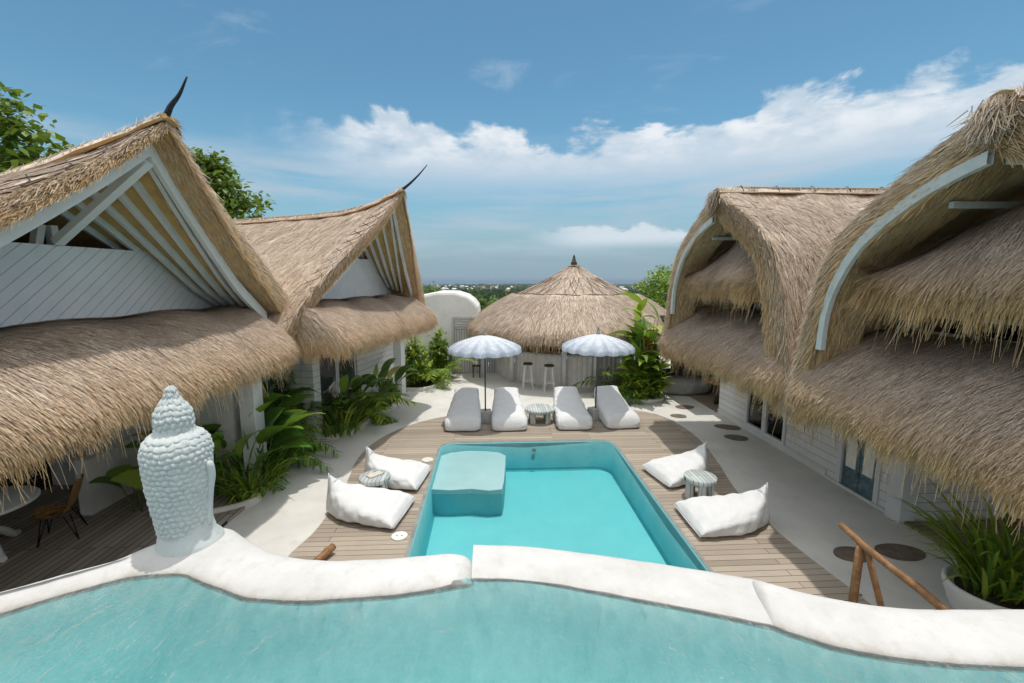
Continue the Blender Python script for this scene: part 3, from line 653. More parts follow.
# ---------------------------------------------------------------- gabled houses on one side
def frame(o, deg):
    a = radians(deg); O, U, Nn = A3(o[0], o[1], 0), A3(sin(a), cos(a), 0), A3(cos(a), -sin(a), 0)
    def Lc(a_, b_, z_): return O+np.multiply.outer(np.asarray(a_, float), U)+np.multiply.outer(np.asarray(b_, float), Nn)+np.multiply.outer(np.asarray(z_, float), A3(0, 0, 1))
    return Lc, U, Nn
def gable_house(C, deg, label, wl, wr, zr, ze_l, ze_r, a_ap, bA, bE, sk, wall_poly, rc=(.75, .75), horn=.3, gw_b=-.95):
    Lw, U, Nn = frame(C, deg); KS = 1.12                   # the gable is larger and set back behind the skirt
    Cg = A3(C[0]*KS, C[1]*KS, 0)
    Lc = lambda a, b, z: Cg+np.multiply.outer(np.asarray(a, float)*KS, U)+np.multiply.outer(np.asarray(b, float)*KS, Nn)+np.multiply.outer(CAM_H+(np.asarray(z, float)-CAM_H)*KS, A3(0, 0, 1))
    t = thing('thatched_house', (*Lw(0, -3, 0)[:2], 0.0), label, 'house', 'gabled thatched houses')
    zr_b = lambda b: np.interp(b, zr[0][::-1], zr[1][::-1])
    flat = zr[1][-1]; bb = -7.0
    def zs(q, b, ze):                                      # top of the thatch
        zt = flat+(zr_b(b)-flat)*(1-q)**1.3
        return zt+(ze-zt)*q+.20*sin(pi*q)-.14*max(0, q-.82)/.18
    dropr = lambda q: .09+min(.42, .98*q)
    dropl = lambda q: .08+min(.24, .5*q)
    drop = dropr                  # thatch depth at the rake grows down the slope
    sheets = {}; qs = np.linspace(0, 1, 26)
    for side, w, ze in ((-1, wl, ze_l), (1, wr, ze_r)):
        ns, nt = 44, 26; G = np.zeros((ns, nt, 3))
        for i in range(ns):
            s = (i/(ns-1))**1.5
            for j in range(nt):
                q = qs[j]; bf = bA*(1-q)+bE*q; b = bf+(bb-bf)*s
                z = zs(q, b, ze)+.012*sin(b*9+q*14)+.01*sin(b*4.1-q*9)
                G[i, j] = Lc(a_ap+side*w*q, b, z)
        sheets[side] = G
    th = Thatch()
    fade = np.interp((np.linspace(0, 1, 44)**1.5)*7, [0, .5, 1.2, 7], [1, 1, .6, .5])[:, None]
    for side, G in sheets.items():
        thk = np.array([.07+min(.34, .80*q) if side > 0 else .06+min(.2, .42*q) for q in qs])[None, :]*fade
        th.sheet(G, thk, 2600 if side < 0 else 700, .0105, (.22, .5), gold=(.02, .35), fringe=600, hang=(.15, .38), edges=(0,), edge_dens=1500, jit=.12, sag=.6, lift=.022, gold_in=1.0, edge_len=(.12, .30) if side > 0 else (.06, .16), under=1500 if side > 0 else 0)
    bs = np.linspace(bA+.05, bb, 40); rid = [Lc(a_ap, b, zr_b(b)) for b in bs]
    G = np.array([[rid[i]+U*(.17*sin(x))+A3(0, 0, .08*cos(x)-.02) for x in np.linspace(-pi/2, pi/2, 9)] for i in range(40)])
    th.sheet(G, .05, 1500, .011, (.06, .14), gold=(.0, .1), fringe=160, hang=(.06, .14), jit=.5, lift=.012, sag=.3)
    roof = th.build('roof', M['thatch_tan'], t)
    m = MB(); pp = [Lc(a_ap-.02, b, zr_b(b)+.085) for b in np.linspace(-.5, bb, 30)]; m.tube(pp, .026, 8)
    m.build('ridge_pole', M['pole_bamboo'], roof)
    G = sheets[-1]; E_ = Lc(0, 0, 0)*0
    for j in range(1, 24, 2):                              # cords that tie the rolled rake
        m = MB(); m.tube([G[0, j]-A3(0, 0, .10)+Nn*.012, G[0, j]+A3(0, 0, .022), G[3, min(25, j+1)]+A3(0, 0, .024), G[6, min(25, j+2)]+A3(0, 0, .024)], .008, 5)
        m.build('lashing', M['cord'], roof)
        m = MB(); m.tube([G[0, j+1]+A3(0, 0, .022), G[3, j]+A3(0, 0, .024), G[6, max(0, j-1)]+A3(0, 0, .024)], .008, 5)
        m.build('lashing', M['cord'], roof)
    m = MB(); z0 = zr_b(bA); hl = horn; hp = spl([Lc(a_ap, bA-.35, z0-.10), Lc(a_ap, bA-.02, z0+.03), Lc(a_ap, bA+hl*.30, z0+.17), Lc(a_ap, bA+hl*.66, z0+(.29 if hl < .5 else .37)), Lc(a_ap, bA+hl*1.0, z0+(.47 if hl < .5 else .60))], 16)
    m.tube(hp, list(np.linspace(.055, .010, 16)), 10); m.build('finial', M['horn'], roof)
    bfq = lambda q: bA*(1-q)+bE*q
    for side, w, ze in ((-1, wl, ze_l), (1, wr, ze_r)):
        drop = dropl if side < 0 else dropr; P = []
        for q in np.linspace(0, .66, 12):
            a_, b_, z_ = a_ap+side*w*q, bfq(q)-.20, zs(q, bfq(q)-.2, ze)-drop(q); hh = .20
            P.append([Lc(a_, b_, z_), Lc(a_, b_, z_-hh), Lc(a_, b_-.06, z_-hh), Lc(a_, b_-.06, z_), Lc(a_, b_, z_)])
        m = MB(); m.grid(np.array(P), False); m.add(P[0][:4], [(0, 1, 2, 3)]); m.add(P[-1][:4], [(3, 2, 1, 0)]); m.build('bargeboard', M['white_paint'], t)
        C_ = np.array([[Lc(a_ap+side*w*q, b, zs(q, b, ze)-drop(q)*.9-.02) for q in np.linspace(.0, .98, 16)] for b in np.linspace(0, -2.6, 14)])
        C_ = np.array([[Lc(a_ap+side*w*q, bfq(q)-.27-k*.2, zs(q, bfq(q)-.27-k*.2, ze)-drop(q)*.93-.02) for q in np.linspace(0, .98, 16)] for k in range(13)])
        m = MB(); m.grid(C_, True); m.grid(C_-A3(0, 0, .012), True, flip=True); m.build('ceiling_mat', M['bamboo'], t)
        for k in range(6):
            P = []
            for f in np.linspace(0, 1, 8):
                q = .03+(.66-.02*k-.03)*f; b = (bA-.34-.26*k)*(1-f)+(bE-.24-.11*k)*f
                P.append(Lc(a_ap+side*w*q, b, zs(q, b, ze)-drop(q)*.95-.075))
            m = MB()
            for p, q in zip(P[:-1], P[1:]): pass
            up_ = A3(0, 0, 1); ring = []
            for i_, p in enumerate(P):
                d = nrm(P[min(7, i_+1)]-P[max(0, i_-1)]); x = nrm(np.cross(d, up_)); y = np.cross(x, d)
                ring.append([p-x*.03-y*.045, p+x*.03-y*.045, p+x*.03+y*.045, p-x*.03+y*.045, p-x*.03-y*.045])
            m.grid(np.array(ring), False); m.add(ring[0][:4], [(0, 1, 2, 3)]); m.add(ring[-1][:4], [(3, 2, 1, 0)])
            m.build('rafter', M['white_paint'], t)
    # strut and king posts
    a0, a1, zb, zt = wall_poly; s0, s1 = sk
    zap = zr_b(bA)-.42
    m = MB(); m.beam(Lc(a_ap, bA-.24, zap), Lc(a_ap-.10, gw_b+.02, zt+.03), .085, .13, up=U); m.build('strut', M['white_paint'], t)
    for da in (-.16, .10):
        m = MB(); m.beam(Lc(a_ap+da-.1, gw_b-.12, zt-.2), Lc(a_ap+da*.5-.06, gw_b-.12, flat-.2), .09, .09, up=U); m.build('post', M['white_paint'], t)
    # gable wall with sloped ends
    pts = [(a0, zb-.1), (a1, zb-.1), (a1+.05, zb+.38), (a1-.85, zt), (a0+.85, zt), (a0-.05, zb+.2)]
    m = MB(); m.add([Lc(a, gw_b, z) for a, z in pts]+[Lc(a, gw_b-.12, z) for a, z in pts], [tuple(range(6))[::-1], tuple(range(6, 12))]+[(i, (i+1) % 6, 6+(i+1) % 6, 6+i) for i in range(6)])
    m.build('gable_wall', M['vgroove'], t)
    m = MB(); m.beam(Lc(a1-.0, gw_b-.2, zb+.40), Lc(a1-.0, gw_b+.40, zb+.40), .2, .11); m.build('beam', M['white_paint'], t)
    pts = [(a0, 2.9), (a1, 2.9), (a1-.6, 4.0), (a_ap+.3, 4.75), (a_ap-.3, 4.75), (a0+.6, 4.0)]
    m = MB(); m.add([Lc(a, -3.4, z) for a, z in pts]+[Lc(a, -3.52, z) for a, z in pts], [tuple(range(6))[::-1], tuple(range(6, 12))]+[(i, (i+1) % 6, 6+(i+1) % 6, 6+i) for i in range(6)]); m.build('inner_wall', M['inner_dark'], t)
    m = MB(); m.hexa([Lw(a, b, z) for z in (2.9, 3.1) for a, b in ((s0+.3, -6.8), (s1-.1, -6.8), (s1-.1, -1.2), (s0+.3, -1.2))]); m.build('upper_floor', M['white_paint'], t)
    # skirt roof
    pr = spl([(-1.75, 3.60), (-1.3, 3.64), (-.88, 3.57), (-.52, 3.41), (-.23, 3.22), (-.06, 3.06), (0.0, 2.95)], 18)
    ns = 64; G = np.zeros((ns, 18, 3))
    for i in range(ns):
        a = s0+(s1-s0)*i/(ns-1)
        k = 1-(1-min(1, (a-s0)/rc[0], (s1-a)/rc[1]))**2.2
        for j in range(18):
            b, z = pr[j]; kk = sqrt(max(0.0, k))*.96+.04
            # round end: pull the skirt back to the wall and tuck the ends in
            bb2 = -1.75+(b+1.75)*kk+.02*sin(a*5.3)+.02*sin(a*2.1+1)
            G[i, j] = Lw(a, bb2, z+.02*sin(a*3.7+j*.2)-.10*(1-kk)*(j/17.))
    th = Thatch(); th.sheet(G, .22, 8000, .008, (.2, .42), gold=(.05, .75), fringe=2600, hang=(.12, .32), edges=(), jit=.14, sag=.5, lift=.03, fringe_t=.80)
    th.build('skirt_roof', M['thatch_tan'], t)
    m = MB(); m.tube([Lw(s0+.25, -.95, 3.6), Lw(s0+.3, -.6, 3.42), Lw(s0+.42, -.28, 3.05)], .035, 8); m.build('batten', M['pole_bamboo'], t)
    return t, Lw, U, Nn

Z1 = ([.45, 0, -.4, -1.0, -1.6, -3, -8], [5.95, 5.78, 5.64, 5.44, 5.26, 5.05, 5.0])
h1, L1, U1, N1 = gable_house((-4.0, 5.45), 4, 'thatched house with a diagonal boarded gable behind the buddha head', 4.4, 4.35, Z1, 3.25, 3.28, .12, .38, -.28, (-4.6, 3.72), (-2.5, 2.95, 3.66, 4.57), (.75, .5))
Z2 = ([.6, .5, 0, -.55, -1.1, -2.2, -3.9, -8], [6.31, 6.26, 6.04, 5.86, 5.75, 5.68, 5.61, 5.6])
h2, L2, U2, N2 = gable_house((-2.45, 12.35), 13, 'thatched house with a swept gable beyond the boarded one, beside the white arched building', 3.55, 3.45, Z2, 3.35, 3.4, -.75, .5, -.32, (-2.98, 3.25), (-2.6, 1.84, 3.78, 4.70), (.28, .75), .68)

def wall_seg(Lc, a0, a1, b0, b1, z0, z1, name, mat, parent, bevel=0):
    m = MB(); m.hexa([Lc(a, b, z) for z in (z0, z1) for a, b in ((a0, b0), (a0, b1), (a1, b1), (a1, b0))]); return m.build(name, mat, parent, bevel=bevel)
# ground storey of the first house: open porch with low wall behind
wall_seg(L1, 2.2, 3.34, -3.4, -3.2, 0, 1.05, 'low_wall', M['plaster'], h1)
wall_seg(L1, -6.5, 3.9, -5.3, -5.1, 0, 2.9, 'back_wall', M['inner_dark'], h1)
wall_seg(L1, 3.35, 3.62, -6.0, -1.3, 0, 2.9, 'end_wall', M['plaster'], h1)
wall_seg(L1, 3.30, 3.62, -1.12, -.82, 0, 3.6, 'column', M['white_paint'], h1, .01)
m = MB(); m.hexa([L1(a, b, z) for z in (-.02, .06) for a, b in ((-7.5, -5.09), (3.34, -5.09), (3.34, -.7), (-7.5, -.7))])
tag(m.build('porch_floor', M['porch_boards']), kind='structure')
# ground storey of the second house
wall_seg(L2, -1.30, -1.0, -2.12, -1.78, 0, 3.42, 'column', M['white_boards'], h2, .01)
wall_seg(L2, -1.30, -1.1, -6, -2.13, 0, 3.5, 'end_wall', M['white_boards'], h2)
wall_seg(L2, -.99, 3.6, -2.05, -1.85, 2.45, 3.5, 'lintel', M['white_paint'], h2)
wall_seg(L2, 3.61, 3.95, -2.1, -1.6, 0, 3.3, 'column', M['white_paint'], h2, .01)
wall_seg(L2, 1.06, 3.6, -2.04, -1.88, 0, 2.44, 'wall', M['white_boards'], h2)
wall_seg(L2, 3.65, 3.9, -6, -2.11, 0, 3.3, 'end_wall', M['white_boards'], h2)
wall_seg(L2, -1.05, 3.6, -5.4, -5.2, 0, 3.0, 'back_wall', M['inner_dark'], h2)
for a in (-.98, .04):
    w = wall_seg(L2, a, a+1.0, -2.03, -1.93, 0.05, 2.44, 'glass_door', M['white_paint'], h2)
    wall_seg(L2, a+.09, a+.91, -1.925, -1.915, .15, 2.34, 'pane', M['glaze'], w)

# ---------------------------------------------------------------- arched houses on the other side
def arch_house(C, label, dz, skirt_hi, skirt_lo, wall_a, gold_face):
    Lc0, U, Nn0 = frame(C, 0)
    Lc = lambda a, b, z: Lc0(a, b, z)                      # b grows away from the pool
    t = thing('thatched_house', (C[0]+3, C[1], 0), label, 'house', 'arched thatched houses')
    half = spl([(0, 5.92), (.25, 5.76), (.63, 5.58), (1.1, 5.37), (1.5, 5.12), (1.97, 4.72), (2.32, 4.1), (2.58, 3.2), (2.84, 2.12)], 24)
    half = half+A3(0, dz)*np.linspace(1, .3, 24)[:, None]
    th = Thatch(); GS = {}
    for side in (-1, 1):
        ns = 34; G = np.zeros((ns, 24, 3))
        for i in range(ns):
            b = (i/(ns-1))**1.3*7.0
            for j, (a, z) in enumerate(half):
                q = j/23; fl = .12*sin(pi*q)
                bb = b-.10*(1-q)*max(0, 1-b/1.5)+.0
                wob = .025*sin(b*3.3+q*11)+.02*sin(b*7.7-q*5)
                G[i, j] = Lc(side*(a+wob*.6), bb, z+wob*.7)
        GS[side] = G
        thk = np.interp(np.linspace(0, 1, 24), [0, .3, 1], [.40, .42, .44])[None, :]*np.interp(np.linspace(0, 1, ns)**1.3*7, [0, .5, 7], [1, .75, .7])[:, None]
        th.sheet(G, thk, 2800 if side < 0 else 700, .0105, (.22, .5), gold=(.0, .35), fringe=500, hang=(.15, .4), edges=(0,), edge_dens=3600, jit=.16, sag=.35, gold_in=.65, lift=.026, edge_len=(.12, .32), edge_up=.02, under=1200)
    rb = np.linspace(-.12, 7, 30)
    G = np.array([[Lc(.15*sin(x), b, half[0, 1]+.10*cos(x)-.03) for x in np.linspace(-pi/2, pi/2, 9)] for b in rb])
    th.sheet(G, .05, 1500, .011, (.06, .14), gold=(0, .1), fringe=160, hang=(.06, .14), jit=.5, lift=.012, sag=.3)
    # tufted knot where the ridge meets the arch
    for k in range(5):
        N = 120; root = Lc(rng.normal(0, .07, N), -.10-rng.random(N)*.12, half[0, 1]+.02-rng.random(N)*.22)
        d = np.stack([-np.abs(rng.normal(.15, .12, N)), rng.normal(0, .45, N), -np.abs(rng.normal(1, .3, N))], -1)
        th.straws(root, d, np.tile(A3(-1, 0, 0), (N, 1)), rng.uniform(.10, .26, N), rng.uniform(.007, .018, N), np.clip(rng.normal(.15, .15, N), 0, 1), .05, .4, .15)
    roof = th.build('roof', M['thatch_grey'], t)
    m = MB(); m.tube([Lc(.04, b, half[0, 1]+.10) for b in rb[2:]], .03, 8); m.tube([Lc(-.08, b, half[0, 1]+.08) for b in rb[3:]], .024, 8); m.build('ridge_pole', M['pole_bamboo'], roof)
    for b in np.arange(.4, 7, .8):
        m = MB(); m.tube([Lc(-.16, b, half[0, 1]-.0), Lc(-.06, b, half[0, 1]+.12), Lc(.06, b+.04, half[0, 1]+.14), Lc(.16, b+.04, half[0, 1]-.0)], .010, 5); m.build('lashing', M['cord'], roof)
    for side in (-1, 1):
        G = GS[side]
        for j in range(3, 21, 3):
            m = MB(); m.tube([G[0, j]+A3(-.02, 0, -.12), G[0, j]+A3(0, 0, .02), G[2, j+1]+A3(0, 0, .022), G[5, j+2]+A3(0, 0, .022)], .008, 5); m.build('lashing', M['cord'], roof)
    # white arched bargeboard
    inner = spl([(0, 5.44), (.36, 5.34), (.79, 5.17), (1.28, 4.88), (1.62, 4.58), (1.92, 4.12), (2.06, 3.68), (2.10, 3.14)], 30)+A3(0, dz*.7)
    inn2 = spl([(0, 5.31), (.345, 5.21), (.76, 5.045), (1.225, 4.76), (1.545, 4.475), (1.825, 4.04), (1.955, 3.63), (1.99, 3.14)], 30)+A3(0, dz*.7); inner[0, 0] = inn2[0, 0] = 0
    for side in (-1, 1):
        bo = -.10 if side > 0 else .10
        P = np.array([[Lc(side*max(0, p[0]), bo-.07, p[1]), Lc(side*max(0, q[0]), bo-.07, q[1]), Lc(side*max(0, q[0]), bo, q[1]), Lc(side*max(0, p[0]), bo, p[1]), Lc(side*max(0, p[0]), bo-.07, p[1])] for p, q in zip(inner, inn2)])
        m = MB(); m.grid(P, False); m.build('bargeboard', M['bluewhite'], t)
    for sg in (-1, 1):
        m = MB(); m.beam(Lc(sg*.62, .16, 5.02+dz*.7), Lc(sg*.62, 1.3, 5.02+dz*.7), .06, .07); m.build('purlin', M['bluewhite'], t)
    # upper skirt, between the arch and the balcony
    def skirt(a0, a1, pr, zcap, ns, dens, fr, r0, r1, hang):
        G = np.zeros((ns, len(pr), 3))
        for i in range(ns):
            a = a0+(a1-a0)*i/(ns-1); k = min(1 if r0 <= 0 else min(1, (a-a0)/r0), 1 if r1 <= 0 else min(1, (a1-a)/r1)); k = sqrt(max(0, 1-(1-k)**2))*.95+.05
            top = zcap(abs(a))
            for j, (b, z) in enumerate(pr):
                zz = z if top is None else pr[-1][1]+(z-pr[-1][1])*(min(top, pr[0][1])-pr[-1][1])/(pr[0][1]-pr[-1][1])
                bb = pr[0][0]+(b-pr[0][0])*k+.02*sin(a*4.3+1)
                G[i, j] = Lc(a, bb, zz+.02*sin(a*3.1+j*.3)+.015*sin(a*7.7))
        x = Thatch(); x.sheet(G, .24, dens, .0085, (.22, .48), gold=(.0, .85), fringe=fr, hang=hang, jit=.15, sag=.5, lift=.035, fringe_t=.78)
        return x
    zc = lambda a: float(np.interp(a, inn2[:, 0], inn2[:, 1]-.10))
    pr = spl([(.95, 5.30+dz*.7), (.74, 5.14+dz*.7), (.48, 4.82+dz*.5), (.28, 4.60), (.13, 4.40), (.08, 4.27)], 14)
    skirt(*skirt_hi, pr, zc, 50, 7500, 2600, .5, .5, (.16, .42)).build('upper_skirt_roof', M['thatch_grey'], t)
    pr = spl([(1.15, 3.44), (.85, 3.36), (.45, 3.14), (.10, 2.91), (-.12, 2.71), (-.20, 2.57)], 14)
    skirt(*skirt_lo, pr, lambda a: None, 60, 8000, 2600, .6, .55, (.14, .38)).build('lower_skirt_roof', M['thatch_grey'], t)
    m = MB(); m.hexa([Lc(a, b, z) for z in (3.02, 4.9) for a, b in ((-2.2, 1.9), (-2.2, 2.05), (2.2, 2.05), (2.2, 1.9))]); m.build('balcony_wall', M['inner_dark'], t)
    m = MB(); m.hexa([Lc(a, b, z) for z in (2.88, 3.06) for a, b in ((-2.7, .8), (-2.7, 6.9), (2.7, 6.9), (2.7, .8))]); m.build('upper_floor', M['white_paint'], t)
    m = MB()
    for z in (3.42, 3.66, 3.9): m.beam(Lc(-2.0, 1.25, z), Lc(2.0, 1.25, z), .035, .05)
    for a in np.arange(-2.0, 2.01, .8): m.beam(Lc(a, 1.25, 3.06), Lc(a, 1.25, 3.95), .05, .05, up=U)
    m.build('balcony_rail', M['white_paint'], t)
    m = MB(); m.hexa([Lc(a, b, z) for z in (3.0, 5.2) for a, b in ((-2.1, 5.9), (-2.1, 6.0), (2.1, 6.0), (2.1, 5.9))]); m.build('rear_wall', M['inner_dark'], t)
    return t, Lc
ha, LA = arch_house((5.06, 4.45), 'arched thatched house with a worn blue door and shaggy double skirts', 0.0, (-2.3, 1.84), (-2.75, 2.80), None, 1)
hb, LB = arch_house((5.06, 10.05), 'arched thatched house with curtained glass doors beyond the blue door', .14, (-1.35, 1.84), (-3.0, 2.80), None, 1)
WX = 7.15
def wx(name, mat, par, y0, y1, z0, z1, x0=WX, x1=WX+.15, bevel=0):
    m = MB(); m.box(x0, x1, y0, y1, z0, z1); return m.build(name, mat, par, bevel=bevel)
# ground storey of the far arched house: boarded wall, two curtained sliding doors
wx('wall', M['white_boards'], hb, 12.0, 13.55, .0, 2.88); wx('wall', M['white_boards'], hb, 8.9, 10.28, .0, 2.88)
wx('wall', M['white_boards'], hb, 10.285, 11.995, 2.35, 2.88)
wx('plinth', M['plaster'], hb, 8.9, 13.55, .0, .14, WX-.03, WX-.003)
for y in (10.30, 11.15):
    f_ = MB(); f_.box(WX-.05, WX+.02, y, y+.07, .14, 2.34).box(WX-.05, WX+.06, y+.77, y+.84, .14, 2.34).box(WX-.048, WX+.058, y+.07, y+.77, .14, .22).box(WX-.048, WX+.058, y+.07, y+.77, 2.25, 2.34)
    f_ = f_.build('sliding_door', M['white_paint'], hb)
    m = MB(); m.box(WX+.0, WX+.01, y+.07, y+.77, .22, 2.25); gl = m.build('pane', M['glaze_clear'], f_)
    G = np.array([[(WX+.055+.022*sin(k*1.25), y+.03+.78*k/40, z) for z in (.16, 2.3)] for k in range(41)]); m = MB(); m.grid(G, True); m.build('curtain', M['curtain'], f_)
wx('inner_wall', M['inner_dark'], hb, 8.9, 13.5, 0, 2.88, 10.0, 10.1)
m = MB(); m.box(7.3, 11, 13.40, 13.55, 0, 2.88); m.build('end_wall', M['white_boards'], hb)
# ground storey of the near arched house: blue door, boards, corner column, side wall
wx('wall', M['white_boards'], ha, 8.62, 8.895, 0, 2.88); wx('wall', M['white_boards'], ha, 7.32, 7.60, 0, 2.88)
wx('wall', M['white_boards'], ha, 7.605, 8.615, 2.3, 2.88)
wx('door_frame', M['white_paint'], ha, 7.605, 7.70, 0, 2.3, WX-.03); wx('door_frame', M['white_paint'], ha, 8.52, 8.615, 0, 2.3, WX-.03)
for y0, y1 in ((7.705, 8.10), (8.115, 8.515)):
    d = wx('door', M['blue_door'], ha, y0, y1, .02, 2.28, WX+.02, WX+.07)
    m = MB(); m.box(WX+.004, WX+.0195, y0+.08, y1-.08, .45, 2.1); m.build('panel', M['curtain'], d)
    m = MB(); yy = y1-.05 if y0 < 8 else y0+.05; m.tube([(WX-.0, yy, 1.0), (WX-.03, yy, 1.05), (WX-.03, yy, 1.2), (WX, yy, 1.25)], .012, 6); m.build('handle', M['black_metal'], d)
wx('threshold', M['plaster'], ha, 7.30, 8.9, 0, .05, WX-.07, WX-.033)
m = MB(); m.box(7.02, 7.30, 7.02, 7.31, 0, 2.88); m.build('column', M['white_paint'], ha, bevel=.008)
m = MB(); m.box(7.305, 12, 7.08, 7.22, 0, 2.88); m.build('side_wall', M['white_boards'], ha)
m = MB(); m.box(11.0, 11.15, 1.0, 7.0, 0, 2.88); m.build('back_wall', M['inner_dark'], ha)
m = MB(); m.box(7.10, 11, 1.0, 7.0, -.02, .05); tag(m.build('porch_floor', M['porch_boards_b']), kind='structure')
m = MB(); m.box(7.1, 11.5, 13.6, 18, -.02, .04); tag(m.build('porch_floor', M['porch_boards_b']), kind='structure')
m = MB(); m.box(7.2, 11.5, 17.4, 17.6, 0, 2.9).box(11.0, 11.2, 13.6, 17.39, 0, 2.9)
tag(m.build('porch_wall', M['inner_dark']), 'dark walls round the shaded porch behind the far arched house', 'wall')
m = MB(); m.box(6.6, 11.5, 13.6, 17.7, 2.6, 2.75); tag(m.build('porch_roof', M['dark_wood']), 'flat dark roof over the shaded porch with a round table', 'roof')

# ---------------------------------------------------------------- round bar
BX, BY = 3.76, 20.5
bar = thing('pool_bar', (BX, BY, 0), 'round bar with a conical thatched roof and grey slatted counter', 'bar')
pr = spl([(.05, 4.78), (.6, 4.45), (1.3, 4.08), (2.1, 3.70), (3.0, 3.28), (3.7, 2.90), (4.2, 2.57), (4.52, 2.30), (4.62, 2.14)], 30)
G = np.array([[(BX+r*sin(a)*(1+.008*sin(9*a)+.006*sin(17*a)), BY+r*cos(a)*(1+.008*sin(9*a)), z+.02*sin(13*a+z*3)+.012*sin(31*a)) for r, z in pr] for a in np.linspace(0, 2*pi, 121)])
th = Thatch(); th.sheet(G, .26, 2200, .014, (.22, .5), gold=(.0, .3), fringe=900, hang=(.12, .30), jit=.1, sag=.5, lift=.025)
pr2 = spl([(2.75, 3.52), (3.3, 3.24), (3.8, 2.93), (4.25, 2.62), (4.58, 2.35), (4.69, 2.18)], 16)
G2 = np.array([[(BX+r*sin(a)*(1+.008*sin(9*a)), BY+r*cos(a)*(1+.008*sin(9*a)), z+.02*sin(13*a+z*3)) for r, z in pr2] for a in np.linspace(0, 2*pi, 121)])
th.sheet(G2, .10, 1200, .014, (.22, .5), gold=(.0, .3), fringe=450, hang=(.12, .32), jit=.1, sag=.5, lift=.04)
rf = th.build('roof', M['thatch_grey'], bar)
m = MB()
RZ = lambda r: float(np.interp(r, pr[:, 0], pr[:, 1]))
for a0 in np.linspace(radians(95), radians(265), 19):
    for sg in (1, -1):
        m = MB(); m.tube([(BX+r*sin(a0+sg*(r-1.1)*.14), BY+r*cos(a0+sg*(r-1.1)*.14), RZ(r)+.035) for r in np.linspace(1.1, 2.75, 9)], .007, 4); m.build('lashing', M['cord'], rf)
m = MB(); m.tube([(BX+2.76*sin(a), BY+2.76*cos(a), 3.545+.02*sin(13*a)) for a in np.linspace(0, 2*pi, 80)], .014, 5)
m.build('lashing', M['cord'], rf)
m = MB(); m.lathe([(.26, 0), (.24, .04), (.16, .07), (.13, .16), (.15, .20), (.10, .24), (.085, .34), (.05, .38), (.06, .42), (.045, .48), (.012, .56)], (BX, BY, 4.68), 14); m.build('finial', M['dark_wood'], rf)
m = MB(); n = 330; vs = []                                # slatted counter front
for z in (0, 1.22):
    for k in range(n):
        a = 2*pi*k/n; r = 3.42+(.022 if k % 3 else -.012); vs.append((BX+r*sin(a), BY+r*cos(a), z))
m.add(vs, [(k, n+k, n+(k+1) % n, (k+1) % n) for k in range(n)]); m.build('counter_front', M['grey_slat'], bar)
m = MB(); nn_ = 90; tp = [(3.56, 1.215), (3.56, 1.28), (2.8, 1.28), (2.8, 1.215), (3.56, 1.215)]
m.grid(np.array([[(BX+r*sin(a), BY+r*cos(a), z) for r, z in tp] for a in np.linspace(0, 2*pi, nn_)]), False); m.build('counter_top', M['wash_wood'], bar)
m = MB(); m.lathe([(1.2, 0), (1.2, 3.6)], (BX, BY, 0), 24); m.build('core_wall', M['inner_dark'], bar)
for a in (-128, -165, 176, 156, 130, -95, 100, 60, 0, -50):
    a = radians(a); m = MB(); r = 3.66; m.tube([(BX+r*sin(a), BY+r*cos(a), 0), (BX+r*sin(a), BY+r*cos(a), 2.5)], .10, 12); m.build('post', M['plaster'], bar)
for k, (dx, dz, h) in enumerate(((-.9, 0, .26), (-.75, 0, .2), (.1, 0, .3), (.75, 0, .22), (.95, 0, .28), (1.3, 0, .2))):
    yb = BY-sqrt(3.2**2-dx**2); m = MB(); m.lathe([(.04, 0), (.045, .02), (.045, h*.6), (.015, h*.75), (.015, h), (.0, h)], (BX+dx, yb, 1.28), 10)
    tag(m.build('bottle', M['glaze'] if k % 2 else M['plaster']), 'small bottle standing on the bar counter under the thatch', 'bottle', 'bottles on the bar counter')
# side screen beside the bar
m = MB(); m.box(5.0, 6.2, 17.2, 17.35, 0, 1.9); tag(m.build('screen_wall', M['plaster']), 'plain white screen wall beside the bar behind the dark palm', 'wall')
def stool(loc, label):
    t = thing('bar_stool', (0, 0, 0), label, 'bar stool', 'bar stools at the counter')
    m = MB(); m.lathe([(.0, .93), (.17, .93), (.185, .95), (.185, .985), (.17, 1.0), (0, 1.0)], n=18); m.build('seat', M['dark_wood'], t)
    for sx in (-1, 1):
        for sy in (-1, 1):
            m = MB(); m.beam((sx*.19, sy*.19, 0), (sx*.11, sy*.11, .93), .035, .035); m.build('leg', M['plaster'], t)
    m = MB()
    for s in (-1, 1): m.beam((s*.165, -.165, .3), (s*.165, .165, .3), .025, .025); m.beam((-.165, s*.165, .33), (.165, s*.165, .33), .025, .025)
    m.build('footrest', M['plaster'], t); t.location = loc; ORG[t.name] = A3(*loc); return t
stool((1.42, 17.0, 0), 'pale legged bar stool with dark seat at the umbrella end of the counter')
stool((2.18, 16.6, 0), 'pale legged bar stool with dark seat in front of the middle of the counter')

